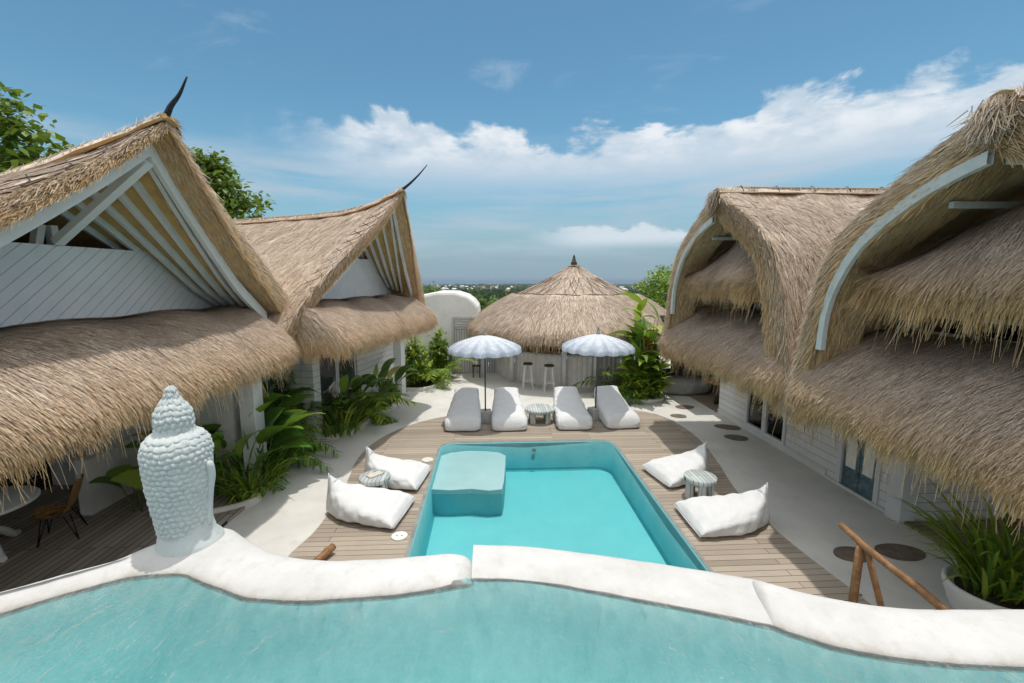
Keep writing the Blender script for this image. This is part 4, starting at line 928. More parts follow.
# ---------------------------------------------------------------- white arched building
wb = thing('white_building', (-1.7, 20.4, 0), 'white plaster building with a rounded top and louvred door', 'building')
m = MB(); out = [(-4.8, 2.2), (-4.2, 3.0), (-3.2, 3.42), (-2.3, 3.60), (-1.5, 3.58), (-1.0, 3.42), (-.72, 3.2), (-.52, 2.95), (-.48, 2.7), (-.48, 0), (-4.8, 0)]
o1 = [(x, 20.0, z) for x, z in out]; o2 = [(x, 23.0, z) for x, z in out]; n = len(out)
m.add(o1+o2, [tuple(range(n)), tuple(range(2*n-1, n-1, -1))]+[(i, n+i, n+(i+1) % n, (i+1) % n) for i in range(n)])
m.build('body', M['plaster'], wb, bevel=.12)
d = MB(); d.box(-1.68, -1.60, 19.93, 19.99, 0, 2.5).box(-.62, -.54, 19.93, 19.99, 0, 2.5).box(-1.599, -.621, 19.935, 19.985, 2.42, 2.5).box(-1.599, -.621, 19.935, 19.985, 1.86, 1.94); fr_ = d.build('door_frame', M['grey_panel'], wb)
m = MB()
for k in range(4): m.hexa([(x, y, z+k*.115+1.96) for z in (0, .02) for x, y in ((-1.6, 19.95), (-1.6, 19.99), (-.62, 19.99), (-.62, 19.95))])
m.build('louvre', M['grey_louvre'], wb)
m = MB(); m.box(-1.595, -.625, 19.955, 19.985, .02, 1.855); m.build('door', M['grey_panel'], wb)
# low wall with pilasters between building and bar
lw = thing('boundary_wall', (.4, 19.9, 0), 'white wall with pilasters and grey board panels between the arched building and the bar', 'wall')
m = MB(); m.box(-.47, 1.6, 20.1, 20.3, 0, 2.1); m.build('wall', M['plaster'], lw)
for x in (-.42, .28, .98):
    m = MB(); m.box(x, x+.26, 19.96, 20.095, 0, 2.15); m.build('pilaster', M['plaster'], lw)
for x in (-.15, .55):
    m = MB(); m.box(x, x+.42, 20.05, 20.095, .02, 1.8); m.build('panel', M['grey_panel'], lw)
t = thing('small_stool', (-.6, 19.1, 0), 'small dark stool holding a white vase by the wall panels', 'stool')
m = MB(); m.box(-.78, -.42, 18.95, 19.25, .48, .52); m.build('seat', M['dark_wood'], t)
for x in (-.76, -.48):
    for y in (18.97, 19.19): m = MB(); m.box(x, x+.04, y, y+.04, 0, .48); m.build('leg', M['dark_wood'], t)
m = MB(); m.lathe([(.05, 0), (.08, .08), (.08, .16), (.04, .24), (.05, .3), (0, .3)], (-.6, 19.1, .52), 14); tag(m.build('vase', M['plaster']), 'white vase standing on the small dark stool', 'vase')

# ---------------------------------------------------------------- umbrellas
def umbrella(lab):
    t = thing('parasol', (0, 0, 0), lab, 'parasol', 'white scalloped parasols between the loungers')
    n = 16; seg = 6; prof = spl([(.02, 2.585), (.30, 2.53), (.62, 2.435), (.90, 2.325), (1.06, 2.225)], 12)
    tot = n*seg; G = []; AT = []
    for k in range(tot):
        a = 2*pi*k/tot; f = (k % seg)/seg; sc = sin(pi*f)
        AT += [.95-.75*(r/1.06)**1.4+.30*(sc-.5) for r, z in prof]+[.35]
        row = [((r*(1-.035*sc*(r/1.06)))*cos(a), (r*(1-.035*sc*(r/1.06)))*sin(a), z-.055*sc*(r/1.06)**1.3) for r, z in prof]
        row.append((1.065*(1-.02*sc)*cos(a), 1.065*(1-.02*sc)*sin(a), 2.115-.035*sc)); G.append(row)
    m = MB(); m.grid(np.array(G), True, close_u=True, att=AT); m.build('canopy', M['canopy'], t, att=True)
    rb = MB()
    for k in range(n):
        a = 2*pi*k/n; rb.tube([(r*cos(a), r*sin(a), z-.012) for r, z in prof[::2]], .006, 4)
        rb.tube([(.06*cos(a), .06*sin(a), 2.05), (.58*cos(a), .58*sin(a), 2.44)], .005, 4)
    rb.build('ribs', M['pole_bamboo'], t)
    m = MB(); m.tube([(0, 0, .3), (0, 0, 2.62)], .022, 10); m.build('pole', M['grey_metal'], t)
    m = MB(); m.lathe([(.06, 2.58), (.065, 2.62), (.03, 2.65), (.045, 2.69), (.02, 2.73), (.03, 2.76), (.005, 2.82)], n=12); m.build('finial', M['grate'], t)
    m = MB(); m.hexa([(x, y, z) for z, s in ((.03, .21), (.36, .17)) for x, y in ((-s, -s), (s, -s), (s, s), (-s, s))]); m.build('base', M['base_stone'], t, bevel=.015)
    for k in range(0, n, 2):
        a = 2*pi*k/n; m = MB(); m.tube([(1.06*cos(a), 1.06*sin(a), 2.11), (1.06*cos(a), 1.06*sin(a), 1.99)], .004, 4); m.lathe([(.004, -.12), (.018, -.1), (.02, -.02), (.004, 0)], (1.06*cos(a), 1.06*sin(a), 1.995), 8); m.build('tassel', M['canopy'], t)
    return t
u1 = umbrella('white scalloped parasol on the side of the arched white building')
u2 = copy_tree(u1); u2['label'] = 'white scalloped parasol on the side of the tall heliconia clump'
u1.location = (-.16, 12.95, 0); u1.rotation_euler.z = .1; u2.location = (3.12, 13.05, 0); u2.rotation_euler = (0, radians(.6), .4)

# ---------------------------------------------------------------- loungers and bean bags
def cloth(Gf, nu, nv, seed, amp=.012):
    """closed cushion from a function giving the section at u"""
    r2 = np.random.default_rng(seed); m = MB(); G = np.array([[Gf(u, v) for v in np.linspace(0, 1, nv, endpoint=False)] for u in np.linspace(0, 1, nu)])
    C = G.mean(1, keepdims=True); ph = r2.random(6)*6
    w = np.zeros(G.shape[:2])
    for k in range(6):
        kx, ky, kz = r2.normal(0, 9, 3); w += np.abs(np.sin(G[..., 0]*kx+G[..., 1]*ky+G[..., 2]*kz*1.5+ph[k]))**.7-.6
    G = G+nrm(G-C)*(w*amp/2)[..., None]
    G[..., 2] = np.maximum(G[..., 2], 0.0)
    m.grid(np.transpose(G, (1, 0, 2)), True, close_u=True, flip=True)
    for kk in (0, nu-1):
        m.f.append(tuple(v*nu+kk for v in range(nv))[::(1 if kk == 0 else -1)]); m.sm.append(True)
    return m
def sup(v, p):
    a = 2*pi*v; c, s = cos(a), sin(a); return np.sign(c)*abs(c)**p, np.sign(s)*abs(s)**p
def lounger(lab, seed):
    t = thing('lounger', (0, 0, 0), lab, 'sun lounger', 'white beanbag loungers under the parasols')
    def sec(u, v):                                         # u=0 foot (towards the pool), 1 head
        x, z = sup(v, .42); y = 1.86*u
        top = np.interp(u, [0, .03, .1, .3, .5, .75, .95, 1], [.10, .27, .36, .40, .45, .64, .82, .80])
        bot = np.interp(u, [0, .05, .6, .9, 1], [.05, 0, 0, .0, .30])
        w = np.interp(u, [0, .03, .1, .6, .93, 1], [.40, .47, .50, .46, .37, .38])
        cr = .05*(1-x*x)*(1 if z > 0 else 0)
        ear = .07*abs(x)**6*np.interp(u, [0, .8, 1], [0, 0, 1])
        return (x*w, y-.10*(top-.4 if u > .9 else 0), bot+(top-bot)*(z+1)/2+cr*min(1, u*8)*min(1, (1-u)*9)+ear)
    m = cloth(sec, 44, 40, seed, .018); m.build('cushion', M['fabric'], t, subdiv=1)
    s = MB(); e = [sec(u, v) for v in (.125,) for u in np.linspace(.03, .98, 40)]; s.tube([A3(*p)+A3(0, 0, .004) for p in e], .005, 5)
    e = [sec(u, .375) for u in np.linspace(.03, .98, 40)]; s.tube([A3(*p)+A3(0, 0, .004) for p in e], .005, 5); s.build('piping', M['fabric'], t)
    return t
for k, (x, y, rz, lab) in enumerate(((-.78, 11.98, -.02, 'white lounger almost wholly in the shade of the parasol by the white building'), (.52, 11.96, .02, 'white lounger beside the low round table, its outer half in sun'),
        (2.33, 11.95, .0, 'white lounger with a wrinkled sunny foot end beside the low round table'), (3.70, 12.0, .05, 'white lounger between the parasol pole and the heliconia clump'))):
    o = lounger(lab, 20+k); o.location = (x, y, .03); o.rotation_euler.z = rz
def beanbag(lab, seed, L=1.35, peak=.70):
    t = thing('bean_bag', (0, 0, 0), lab, 'bean bag', 'white canvas bean bags beside the pool')
    def sec(u, v):                                         # u=0 flat foot seam, 1 upright back seam
        x, z = sup(v, .62); a = 2*pi*v
        w = np.interp(u, [0, .04, .15, .4, .7, .92, 1], [.50, .50, .50, .49, .40, .17, .012])
        top = np.interp(u, [0, .05, .18, .4, .6, .8, .93, 1], [.10, .20, .28, .33, .38, .48, .60, peak])
        bot = np.interp(u, [0, .06, 1], [.06, 0, .0])
        k = max(0, 1-u/.06); z2 = z*(1-k)+np.sign(z)*abs(z)*k
        cor = 1+.07*max(0, 1-u/.12)*abs(x)**3
        y = L*u-.05*max(0, z)*(u > .9) + .10*(u**3)*max(0, -z)*.5
        pinch = 1-.25*u*u*max(0, z)
        return (x*w*cor*pinch, y, bot+(top-bot)*(z2+1)/2)
    m = cloth(sec, 46, 48, seed, .032); m.build('cushion', M['fabric'], t, subdiv=1)
    s = MB(); p = [sec(1, v) for v in np.linspace(.25, .75, 10)]; s.tube([A3(0, L+.004, .03), A3(0, L-.02, peak*.5), A3(0, L-.05, peak+.02)], .012, 6); s.build('seam', M['fabric'], t)
    s = MB(); s.tube([(-.53, .0, .085), (0, -.006, .085), (.53, .0, .085)], .007, 6); s.build('seam', M['fabric'], t); return t
for k, (x, y, rz, lab, L) in enumerate(((-1.38, 8.98, radians(82), 'white bean bag behind the little drum table with a book', 1.25), (-1.52, 7.62, radians(80), 'white bean bag nearest the coping, beside the short log', 1.45),
        (3.40, 8.85, radians(-78), 'white bean bag with a tall pointed back behind the slatted round table', 1.25), (3.32, 7.12, radians(-90), 'white bean bag with a broad folded flank in front of the slatted round table', 1.42))):
    o = beanbag(lab, 40+k, L); o.location = (x, y, .03); o.rotation_euler.z = rz

# ---------------------------------------------------------------- low tables
def low_table(loc, r, h, lab, nleg=4, rz=0):
    t = thing('low_table', (*loc, .03), lab, 'low table', 'whitewashed low wooden tables')
    x, y = loc; z = .03
    m = MB(); m.lathe([(0, h-.09), (r*.94, h-.09), (r, h-.075), (r, h-.02), (r*.97, h), (0, h)], (x, y, z), 28); m.build('table_top', M['wash_wood'], t)
    for k in range(nleg):
        a = 2*pi*(k+.5)/nleg+rz; c = A3(x+cos(a)*r*.70, y+sin(a)*r*.70, z); m = MB()
        m.hexa([c+A3(px*s*cos(a)-py*s*sin(a), px*s*sin(a)+py*s*cos(a), zz) for zz, s in ((0, 1.0), (h-.092, .85)) for px, py in ((-.05, -.075), (.05, -.075), (.05, .075), (-.05, .075))])
        m.build('leg', M['wash_wood'], t, bevel=.008)
    m = MB(); m.lathe([(0, h*.62), (r*.62, h*.62), (r*.62, h*.8), (0, h*.8)], (x, y, z), 20); m.build('apron', M['wash_wood'], t); return t
low_table((-2.22, 8.35), .29, .44, 'whitewashed drum table with a book on top between two bean bags', 4, .3)
m = MB(); m.beam((-2.32, 8.26, .485), (-2.12, 8.46, .485), .16, .025); tag(m.build('book', M['paper']), 'pale closed book lying on the drum table', 'book')
m = MB(); m.tube([(-2.25, 8.50, .483), (-2.06, 8.42, .483)], .011, 6); tag(m.build('pen', M['dark_wood']), 'thin dark stick lying beside the book on the drum table', 'pen')
low_table((3.98, 8.05), .30, .44, 'whitewashed slatted round table between the two bean bags near the shaded path', 5, .1)
low_table((1.43, 12.85), .44, .42, 'wide low round table standing between the two inner loungers', 4, .0)

# ---------------------------------------------------------------- log handrail and log stump
t = thing('handrail', (4.0, 4.3, 0), 'rustic stripped log handrail on forked posts above the coping', 'handrail')
m = MB(); m.tube([(4.14, 4.86, 1.30), (4.19, 4.55, 1.21), (4.26, 4.3, 1.135), (4.34, 4.05, 1.07), (4.41, 3.8, .985), (4.47, 3.55, .90)], [.034, .042, .040, .046, .042, .040], 10); m.build('rail', M['brown_wood'], t)
for p, q, r in (((4.15, 4.60, 0), (4.18, 4.60, 1.20), .046), ((4.44, 4.30, 0), (4.21, 4.54, 1.17), .034), ((4.45, 3.78, 0), (4.40, 3.86, .975), .038)):
    m = MB(); m.tube([p, (A3(*p)+A3(*q))/2+A3(.012, .01, 0), q], [r*1.1, r, r*.95], 9); m.build('post', M['brown_wood'], t)
m = MB(); m.tube([(-2.66, 6.08, .08), (-2.52, 6.36, .10), (-2.42, 6.58, .14)], [.055, .06, .055], 10); tag(m.build('log', M['brown_wood']), 'short brown log lying on the deck edge by the coping', 'log')

# ---------------------------------------------------------------- porch furniture
t = thing('rattan_chair', (-6.95, 7.2, .06), 'tan rattan shell chair on black wire legs in the porch', 'chair')
rz = radians(28); ca, sa = cos(rz), sin(rz); ctr = A3(-6.95, 7.2, .06)
Wc = lambda x, y, z: (ctr[0]+x*ca-y*sa, ctr[1]+x*sa+y*ca, ctr[2]+z)   # chair faces local -x
m = MB(); G = []
pf = spl([(-.30, .42), (-.10, .40), (.10, .42), (.20, .52), (.27, .68), (.33, .86), (.36, .95)], 16)
for k, (x, z) in enumerate(pf):
    u = k/15; w = np.interp(u, [0, .15, .5, .8, 1], [.20, .26, .29, .25, .15]); G.append([Wc(x-.07*(abs(q)**2)*u, q*w, z+.06*q*q*(1-u)) for q in np.linspace(-1, 1, 11)])
G = np.array(G); m.grid(G, True); m.grid(G-A3(.012, .0, .015), True, flip=True); m.build('seat_shell', M['rattan'], t)
for sx, sy in ((-1, -1), (-1, 1), (1, -1), (1, 1)):
    m = MB(); f = Wc(sx*.24+.02, sy*.24, 0); m.tube([Wc(sx*.17, sy*.13, .40), f], .009, 6); m.tube([f, Wc(sx*.10, sy*.19, .40)], .009, 6); m.build('leg', M['black_metal'], t)
t = thing('dining_table', (-7.65, 6.75, .06), 'round white pedestal table with scrolled feet in the porch', 'table')
m = MB(); m.lathe([(0, .74), (.62, .74), (.66, .76), (.66, .785), (.63, .80), (0, .80)], (-7.65, 6.75, .06), 40); m.build('table_top', M['white_paint'], t)
m = MB(); m.lathe([(.10, .2), (.13, .26), (.09, .32), (.14, .40), (.15, .46), (.09, .53), (.07, .6), (.10, .66), (.18, .72), (.2, .738)], (-7.65, 6.75, .06), 20); m.build('pedestal', M['white_paint'], t)
for k in range(3):
    a = radians(-25+120*k); m = MB(); m.tube(spl([(-7.65+cos(a)*r, 6.75+sin(a)*r, .06+z) for r, z in ((.05, .26), (.2, .27), (.34, .18), (.46, .06), (.54, .05))], 12), list(np.linspace(.075, .045, 12)), 9); m.build('foot', M['white_paint'], t)
t = thing('porch_table', (7.75, 14.55, .04), 'round brown wooden table in the shaded far porch', 'table')
m = MB(); m.lathe([(0, .70), (.55, .70), (.57, .72), (.57, .75), (0, .75)], (7.75, 14.55, .04), 30); m.build('table_top', M['brown_wood'], t)
for dx, dy in ((-.2, -.12), (.22, -.12), (0, .22)):
    m = MB(); m.lathe([(.10, 0), (.08, .3), (.09, .7)], (7.75+dx, 14.55+dy, .04), 12); m.build('leg', M['dark_wood'], t)
t = thing('porch_bench', (7.3, 16.6, .04), 'curved dark daybed at the back of the shaded far porch', 'bench')
m = MB(); m.lathe([(0, 0), (.9, 0), (.95, .1), (.95, .34), (.9, .40), (0, .42)], (7.2, 16.3, .04), 30, sx=1.1, sy=.8); m.build('seat', M['base_stone'], t)
m = MB(); G = [[(7.2+1.05*r*cos(a), 16.3+.80*r*sin(a), z) for r, z in ((1.0, .1), (1.0, .72), (.9, .72), (.9, .1))] for a in np.linspace(radians(0), radians(180), 24)]; m.grid(np.array(G), True); m.build('backrest', M['dark_wood'], t)

# ---------------------------------------------------------------- plants
def blade(m, base, az, el, L, w, droop, fold=.25, n=8, shape='paddle', twist=0.0):
    p = A3(*base); e = el; P = []; ds = L/(n-1)
    for k in range(n):
        P.append(p.copy()); d = A3(cos(e)*cos(az), cos(e)*sin(az), sin(e)); p = p+d*ds; e -= droop/(n-1)*(.4+1.2*k/n)
    P = np.array(P); D = nrm(np.gradient(P, axis=0)); side = A3(-sin(az), cos(az), 0)
    side = side*cos(twist)+np.cross(D[0], side)*sin(twist)
    up = np.cross(D, side)*-1; up = np.where(up[:, 2:3] < 0, -up, up)
    u = np.linspace(0, 1, n)
    wf = {'paddle': np.sin(pi*np.clip(u, .02, .98)**.8)**.75, 'strap': np.minimum(1, u*6+.4)*(1-u**3*.95), 'lance': np.sin(pi*np.clip(u, .03, .985)**.62)}[shape]*w*.5
    wav = 1+.10*np.sin(u*17+az*5)
    lft = P-side*(wf*wav)[:, None]+up*(wf*fold)[:, None]; rgt = P+side*(wf)[:, None]+up*(wf*fold)[:, None]
    m.grid(np.stack([lft, P, rgt], 1), True)
def plant(name, loc, lab, mat, kind, h, spread, n, group, seed, w=.2, lean=None):
    r = random.Random(seed); t = thing(name, loc, lab, 'plant', group); L = MB(); St = MB(); x, y, z = loc
    for k in range(n):
        az = r.uniform(0, 2*pi); rr = spread*sqrt(r.random())*.45; bx, by = x+rr*cos(az), y+rr*sin(az)*.9
        az += r.gauss(0, .5)
        if kind == 'paddle':
            hh = h*r.uniform(.35, .85); el = r.uniform(.75, 1.35); q = A3(bx+.35*hh*cos(az)*cos(el), by+.35*hh*sin(az)*cos(el), z+hh*.62)
            St.tube([(bx, by, z), ((bx+q[0])/2, (by+q[1])/2, z+hh*.36), q], [.018, .014, .010], 5)
            blade(L, q, az, el*r.uniform(.6, 1.0), r.uniform(.45, .8)*h*.55, w*r.uniform(.7, 1.3), r.uniform(.9, 1.9), .22, 9, 'paddle', r.gauss(0, .35))
        elif kind == 'heliconia':
            hh = h*r.uniform(.15, 1.0); tp = A3(bx+r.gauss(0, .12)*hh, by+r.gauss(0, .12)*hh, z+hh)
            St.tube([(bx, by, z), (A3(bx, by, z)+tp)/2+A3(r.gauss(0, .03), r.gauss(0, .03), 0), tp], [.022, .018, .01], 5)
            for q in range(5):
                f = r.uniform(.35, 1.0); c = A3(bx, by, z)*(1-f)+tp*f; a2 = az+q*pi+r.gauss(0, .6)
                blade(L, c, a2, r.uniform(.3, 1.3), r.uniform(.55, 1.05), w*r.uniform(.7, 1.2), r.uniform(.5, 1.7), .2, 8, 'lance', r.gauss(0, .3))
        elif kind == 'grass':
            blade(L, (bx, by, z), az, r.uniform(.85, 1.5), h*r.uniform(.6, 1.25), w*r.uniform(.6, 1.2), r.uniform(.7, 2.2), .3, 8, 'strap')
        elif kind == 'palm':
            el = r.uniform(.45, 1.35); ln = h*r.uniform(.6, 1.05); p = A3(x+rr*cos(az)*.3, y+rr*sin(az)*.3, z); e = el; pts = []
            for q in range(12):
                pts.append(p.copy()); p = p+A3(cos(e)*cos(az), cos(e)*sin(az), sin(e))*ln/11; e -= .13
            St.tube(pts, list(np.linspace(.011, .003, 12)), 4)
            for q in range(2, 24):
                f = q/2; i = min(10, int(f)); c = pts[i]+(pts[i+1]-pts[i])*(f-i)
                for sg in (-1, 1): blade(L, c, az+sg*r.uniform(.7, 1.1), e+.9*(1-q/24)+r.gauss(.1, .15), ln*.30*(1-.6*abs(q-10)/14), w*.22, .6, .1, 4, 'lance')
        elif kind == 'bush':
            el = r.uniform(.1, 1.5); f = r.random()**.5; c = A3(x+cos(az)*cos(el)*spread*.5*f, y+sin(az)*cos(el)*spread*.5*f, z+h*(.12+.8*f*sin(el)*r.uniform(.6, 1.05)))
            if r.random() < .12: St.tube([(x+r.gauss(0, .05), y+r.gauss(0, .05), z), c], [.012, .005], 4)
            for q in range(3): blade(L, c+A3(r.gauss(0, .05), r.gauss(0, .05), r.gauss(0, .05)), r.uniform(0, 2*pi), r.uniform(-.4, 1.2), r.uniform(.13, .28), w*r.uniform(.7, 1.2), r.uniform(.2, 1.0), .2, 5, 'lance')
    L.build('leaves', mat, t)
    if St.v: St.build('stems', M['stem'], t)
    return t
G1, G2, G3 = 'plants in the bed by the gabled house', 'plants under the swept gable', 'plants beside the arched building'
# bed by the first gabled house
bed1 = spl([(-5.6, 7.6), (-4.75, 7.95), (-4.45, 8.35), (-4.55, 9.0), (-4.85, 9.7), (-4.8, 10.3), (-4.75, 10.9), (-4.9, 11.6), (-5.6, 11.9)], 40)
bed2 = spl([(-4.6, 11.75), (-4.2, 11.7), (-3.75, 12.1), (-3.6, 12.9), (-3.45, 13.8), (-3.15, 14.8), (-3.2, 15.9), (-3.9, 16.4)], 40)
bed3 = spl([(-3.4, 16.85), (-2.6, 16.8), (-2.1, 17.4), (-1.75, 18.5), (-1.9, 19.6), (-2.8, 19.8)], 30)
for e, back, lab in ((bed1, [(-6.2, 11.9), (-6.2, 7.6)], 'dark planting bed with a low pale rim by the gabled house'), (bed2, [(-4.7, 16.4), (-5.0, 12)], 'dark planting bed with a low pale rim under the swept gable'), (bed3, [(-3.6, 19.8), (-3.6, 17)], 'dark planting bed with a low pale rim before the arched white building')):
    t = thing('planting_bed', (*e[len(e)//2], 0), lab, 'planting bed', 'planting beds along the path')
    m = MB(); m.slab([[tuple(p) for p in e]+back], .0, .05); m.build('soil', M['soil'], t)
    nn = nrm(np.c_[np.gradient(e[:, 1]), -np.gradient(e[:, 0])]); m = MB()
    cs = [(-.06, -.02), (-.06, .10), (-.04, .13), (.03, .13), (.05, .10), (.06, -.02)]
    m.grid(np.array([[(*(p+q*w_), z) for w_, z in cs] for p, q in zip(e, nn)]), True); m.build('rim', M['concrete'], t)
k = 100
for loc, kind, mat, h, sp, n, w, lab, g in (
    ((-5.15, 8.85, .05), 'paddle', 'leaf_dark', 2.3, 1.3, 34, .46, 'big leaved dark green plant behind the buddha head, under the skirt roof', G1),
    ((-4.9, 9.3, .05), 'grass', 'leaf_dark', 1.2, 1.2, 170, .055, 'strappy green tuft at the rim below the big leaved plant', G1),
    ((-4.62, 8.5, .05), 'grass', 'leaf_lime', .85, .8, 120, .055, 'short grassy tuft in the front curve of the bed near the buddha head', G1),
    ((-5.3, 10.1, .05), 'palm', 'leaf_dark', 1.9, 1.1, 26, .24, 'dark feathery palm between the big leaved plant and the white column', G1),
    ((-5.3, 9.6, .05), 'paddle', 'leaf_dark', 2.7, .9, 20, .40, 'tall dark plant with one broad leaf reaching up to the thatch fringe', G1),
    ((-5.35, 10.9, .05), 'palm', 'leaf_dark', 1.8, 1.0, 26, .22, 'low feathery palm filling the end of the bed between the two gabled houses', G1),
    ((-5.2, 11.5, .05), 'bush', 'leaf_dark', 2.0, 1.5, 320, .10, 'dense dark bush in the gap between the two gabled houses', G1),
    ((-5.55, 7.85, .06), 'paddle', 'leaf_lime', 1.6, .6, 10, .34, 'bright young banana plant just beside the back of the buddha head', G1),
    ((-6.2, 8.2, .06), 'paddle', 'leaf_dark', 1.25, .8, 6, .36, 'few broad dark leaves against the low porch wall by the rattan chair', G1),
    ((-4.3, 12.6, .05), 'paddle', 'leaf_dark', 2.2, 1.2, 30, .40, 'dark broad leaved plant in front of the glass doors', G2),
    ((-4.1, 12.05, .05), 'grass', 'leaf_lime', 1.2, 1.2, 170, .055, 'yellow green strappy tuft at the near end of the middle bed', G2),
    ((-4.0, 13.4, .05), 'palm', 'leaf_lime', 1.9, 1.1, 28, .26, 'bright fan of fronds in the middle of the middle bed', G2),
    ((-3.7, 14.3, .05), 'paddle', 'leaf_dark', 2.0, 1.1, 26, .38, 'glossy dark broad leaved plant near the second white column', G2),
    ((-3.5, 15.3, .05), 'bush', 'leaf_lime', .8, 1.0, 150, .09, 'low yellow green bush at the far end of the middle bed', G2),
    ((-2.95, 17.5, .05), 'bush', 'leaf_bright', 2.2, 1.5, 420, .09, 'tall leafy green bush against the second white column', G3),
    ((-2.3, 18.4, .05), 'palm', 'leaf_bright', 1.9, .9, 24, .24, 'bright arching fronds in front of the yellow green bush', G3),
    ((-2.2, 19.2, .05), 'bush', 'leaf_lime', 2.2, 1.4, 420, .10, 'yellow green variegated bush before the arched white building', G3),
    ((5.35, 15.35, .0), 'heliconia', 'leaf_bright', 3.5, 1.3, 40, .36, 'tall heliconia clump with bright paddle leaves beside the arched houses', 'plants beside the bar'),
    ((4.75, 16.2, .0), 'palm', 'leaf_dark', 2.0, .6, 26, .22, 'slim dark palm in front of the white screen wall', 'plants beside the bar'),
    ((5.0, 15.0, .0), 'bush', 'leaf_bright', 1.4, 1.2, 240, .10, 'low bright bush at the foot of the tall heliconia clump', 'plants beside the bar'),
    ((6.25, 4.75, .45), 'grass', 'leaf_bright', 1.15, .8, 150, .055, 'arching strap leaved plant in the white planter', None),
    ((5.95, 4.72, .45), 'grass', 'leaf_lime', .8, .5, 60, .05, 'small grassy tuft at the rim of the white planter', None)):
    k += 1; plant('plant', loc, lab, M[mat], kind, h, sp, n, g, k, w)
t = thing('flower_stalk', (5.25, 15.05, 0), 'orange red heliconia flower stalks among the tall bright leaves', 'flower')
for dx, dz in ((0, 2.15), (.12, 1.95), (-.1, 1.8)):
    m = MB(); m.tube([(5.25, 15.05, .1), (5.25+dx, 14.85, dz-.2)], .01, 5); m.build('stem', M['stem'], t)
    m = MB()
    for q in range(5): blade(m, (5.25+dx, 14.85, dz-.2+q*.06), q*pi, .6, .16, .06, .3, .5, 4, 'lance')
    m.build('bract', M['flower'], t)
# bed edge round the heliconia and the planter by the handrail
t = thing('planter', (6.1, 4.75, 0), 'rounded white plaster planter by the handrail and porch', 'planter')
m = MB(); m.lathe([(.36, 0), (.44, .2), (.52, .42), (.53, .50), (.49, .52), (.45, .48), (.44, .40), (.0, .40)], (6.1, 4.75, .0), 30, sx=1.0, sy=.9); m.build('bowl', M['plaster'], t, subdiv=1)
m = MB(); m.lathe([(.43, .42), (.2, .45), (0, .45)], (6.1, 4.75, 0), 20, sy=.9); m.build('soil', M['soil'], t)
m = MB(); m.lathe([(.62, -.02), (.64, .12), (.58, .14), (.54, .05), (.0, .05)], (5.3, 15.3, .0), 30, sx=1.2); tag(m.build('planting_bed', M['plaster']), 'round white rimmed bed holding the heliconia clump', 'planting bed')

# ---------------------------------------------------------------- trees
def tree(loc, h, cr, lab, mat, seed, n_cl=60, per=110, ls=.15, crown_lo=.45, group='trees behind the houses', flat=.8, name='tree'):
    r = np.random.default_rng(seed); t = thing(name, loc, lab, 'tree', group); x, y, z = loc
    T = MB(); top = A3(x+r.normal(0, .2), y+r.normal(0, .2), z+h*.72)
    tr = spl([(x, y, z-.5), (x+r.normal(0, .1), y+r.normal(0, .1), z+h*.35), top], 8); T.tube(tr, list(np.linspace(.05*h**.5*1.2, .05, 8)), 9)
    cen = []
    for k in range(n_cl):
        a = r.uniform(0, 2*pi); u = r.uniform(0, 1); zz = z+h*(crown_lo+(1-crown_lo)*u); rad = cr*sqrt(max(.05, 1-((u-.35)/.70)**2))*r.uniform(.35, 1.05)
        cen.append(A3(x+rad*cos(a), y+rad*sin(a), zz))
    for c in cen[:n_cl//2]:
        i = r.integers(3, 8); p = tr[i]; T.tube(spl([p, (p+c)/2+A3(0, 0, -.1*h*.2), c], 5), list(np.linspace(.035, .010, 5)), 5)
    T.build('trunk', M['bark'], t)
    C = np.repeat(np.array(cen), per, 0); N = len(C); cs = np.repeat(r.uniform(.35, .75, n_cl), per)*cr*.42
    P = C+nrm(r.normal(0, 1, (N, 3)))*(cs*r.random(N)**.5)[:, None]*A3(1, 1, flat)
    az = r.uniform(0, 2*pi, N); el = r.normal(-.25, .5, N); d = np.stack([np.cos(el)*np.cos(az), np.cos(el)*np.sin(az), np.sin(el)], -1); s = np.stack([-np.sin(az), np.cos(az), r.normal(0, .4, N)], -1); s = nrm(s)
    L = ls*r.uniform(.6, 1.3, N)[:, None]; W = L*.36
    V = np.stack([P, P+d*L*.45-s*W+A3(0, 0, .0), P+d*L*.45+s*W, P+d*L-A3(0, 0, .06)*L], 1).reshape(-1, 3)-A3(*loc)
    F = (np.arange(N)[:, None]*4+np.array([[0, 1, 3, 2]]))
    me = bpy.data.meshes.new('crown'); me.from_pydata(V.tolist(), [], F.tolist()); me.materials.append(mat); link('crown', me, t); return t
tree((-12.5, 11.5, -.5), 9.0, 3.2, 'broad leaved green tree rising behind the boarded gable roof', M['leaf_tree'], 3, 110, 130, .24)
tree((-10.2, 17.2, -.5), 8.8, 2.3, 'slender green tree between the two gabled roofs', M['leaf_tree'], 4, 80, 120, .22)
tree((-11.6, 20.6, -.5), 8.3, 1.6, 'small tree top peeping over the swept ridge', M['leaf_tree'], 5, 50, 100, .2)
tree((11.5, 29.5, -1.5), 6.3, 3.2, 'bright yellow green tree behind the bar roof next to the arched house', M['leaf_bright'], 6, 80, 130, .2, .2)
tree((15.5, 33, -2), 6.6, 3.2, 'green tree behind the arched roofs beyond the bar', M['leaf_bright'], 7, 60, 130, .2, .2)
tree((-4.6, 38, -3), 6.3, 2.6, 'green tree behind the rounded top of the white building', M['leaf_tree'], 8, 70, 130, .2, .25)
tree((-7.0, 34, -2.4), 6.0, 2.6, 'bright green tree showing between the swept gable and the white building', M['leaf_bright'], 9, 70, 130, .2, .25)
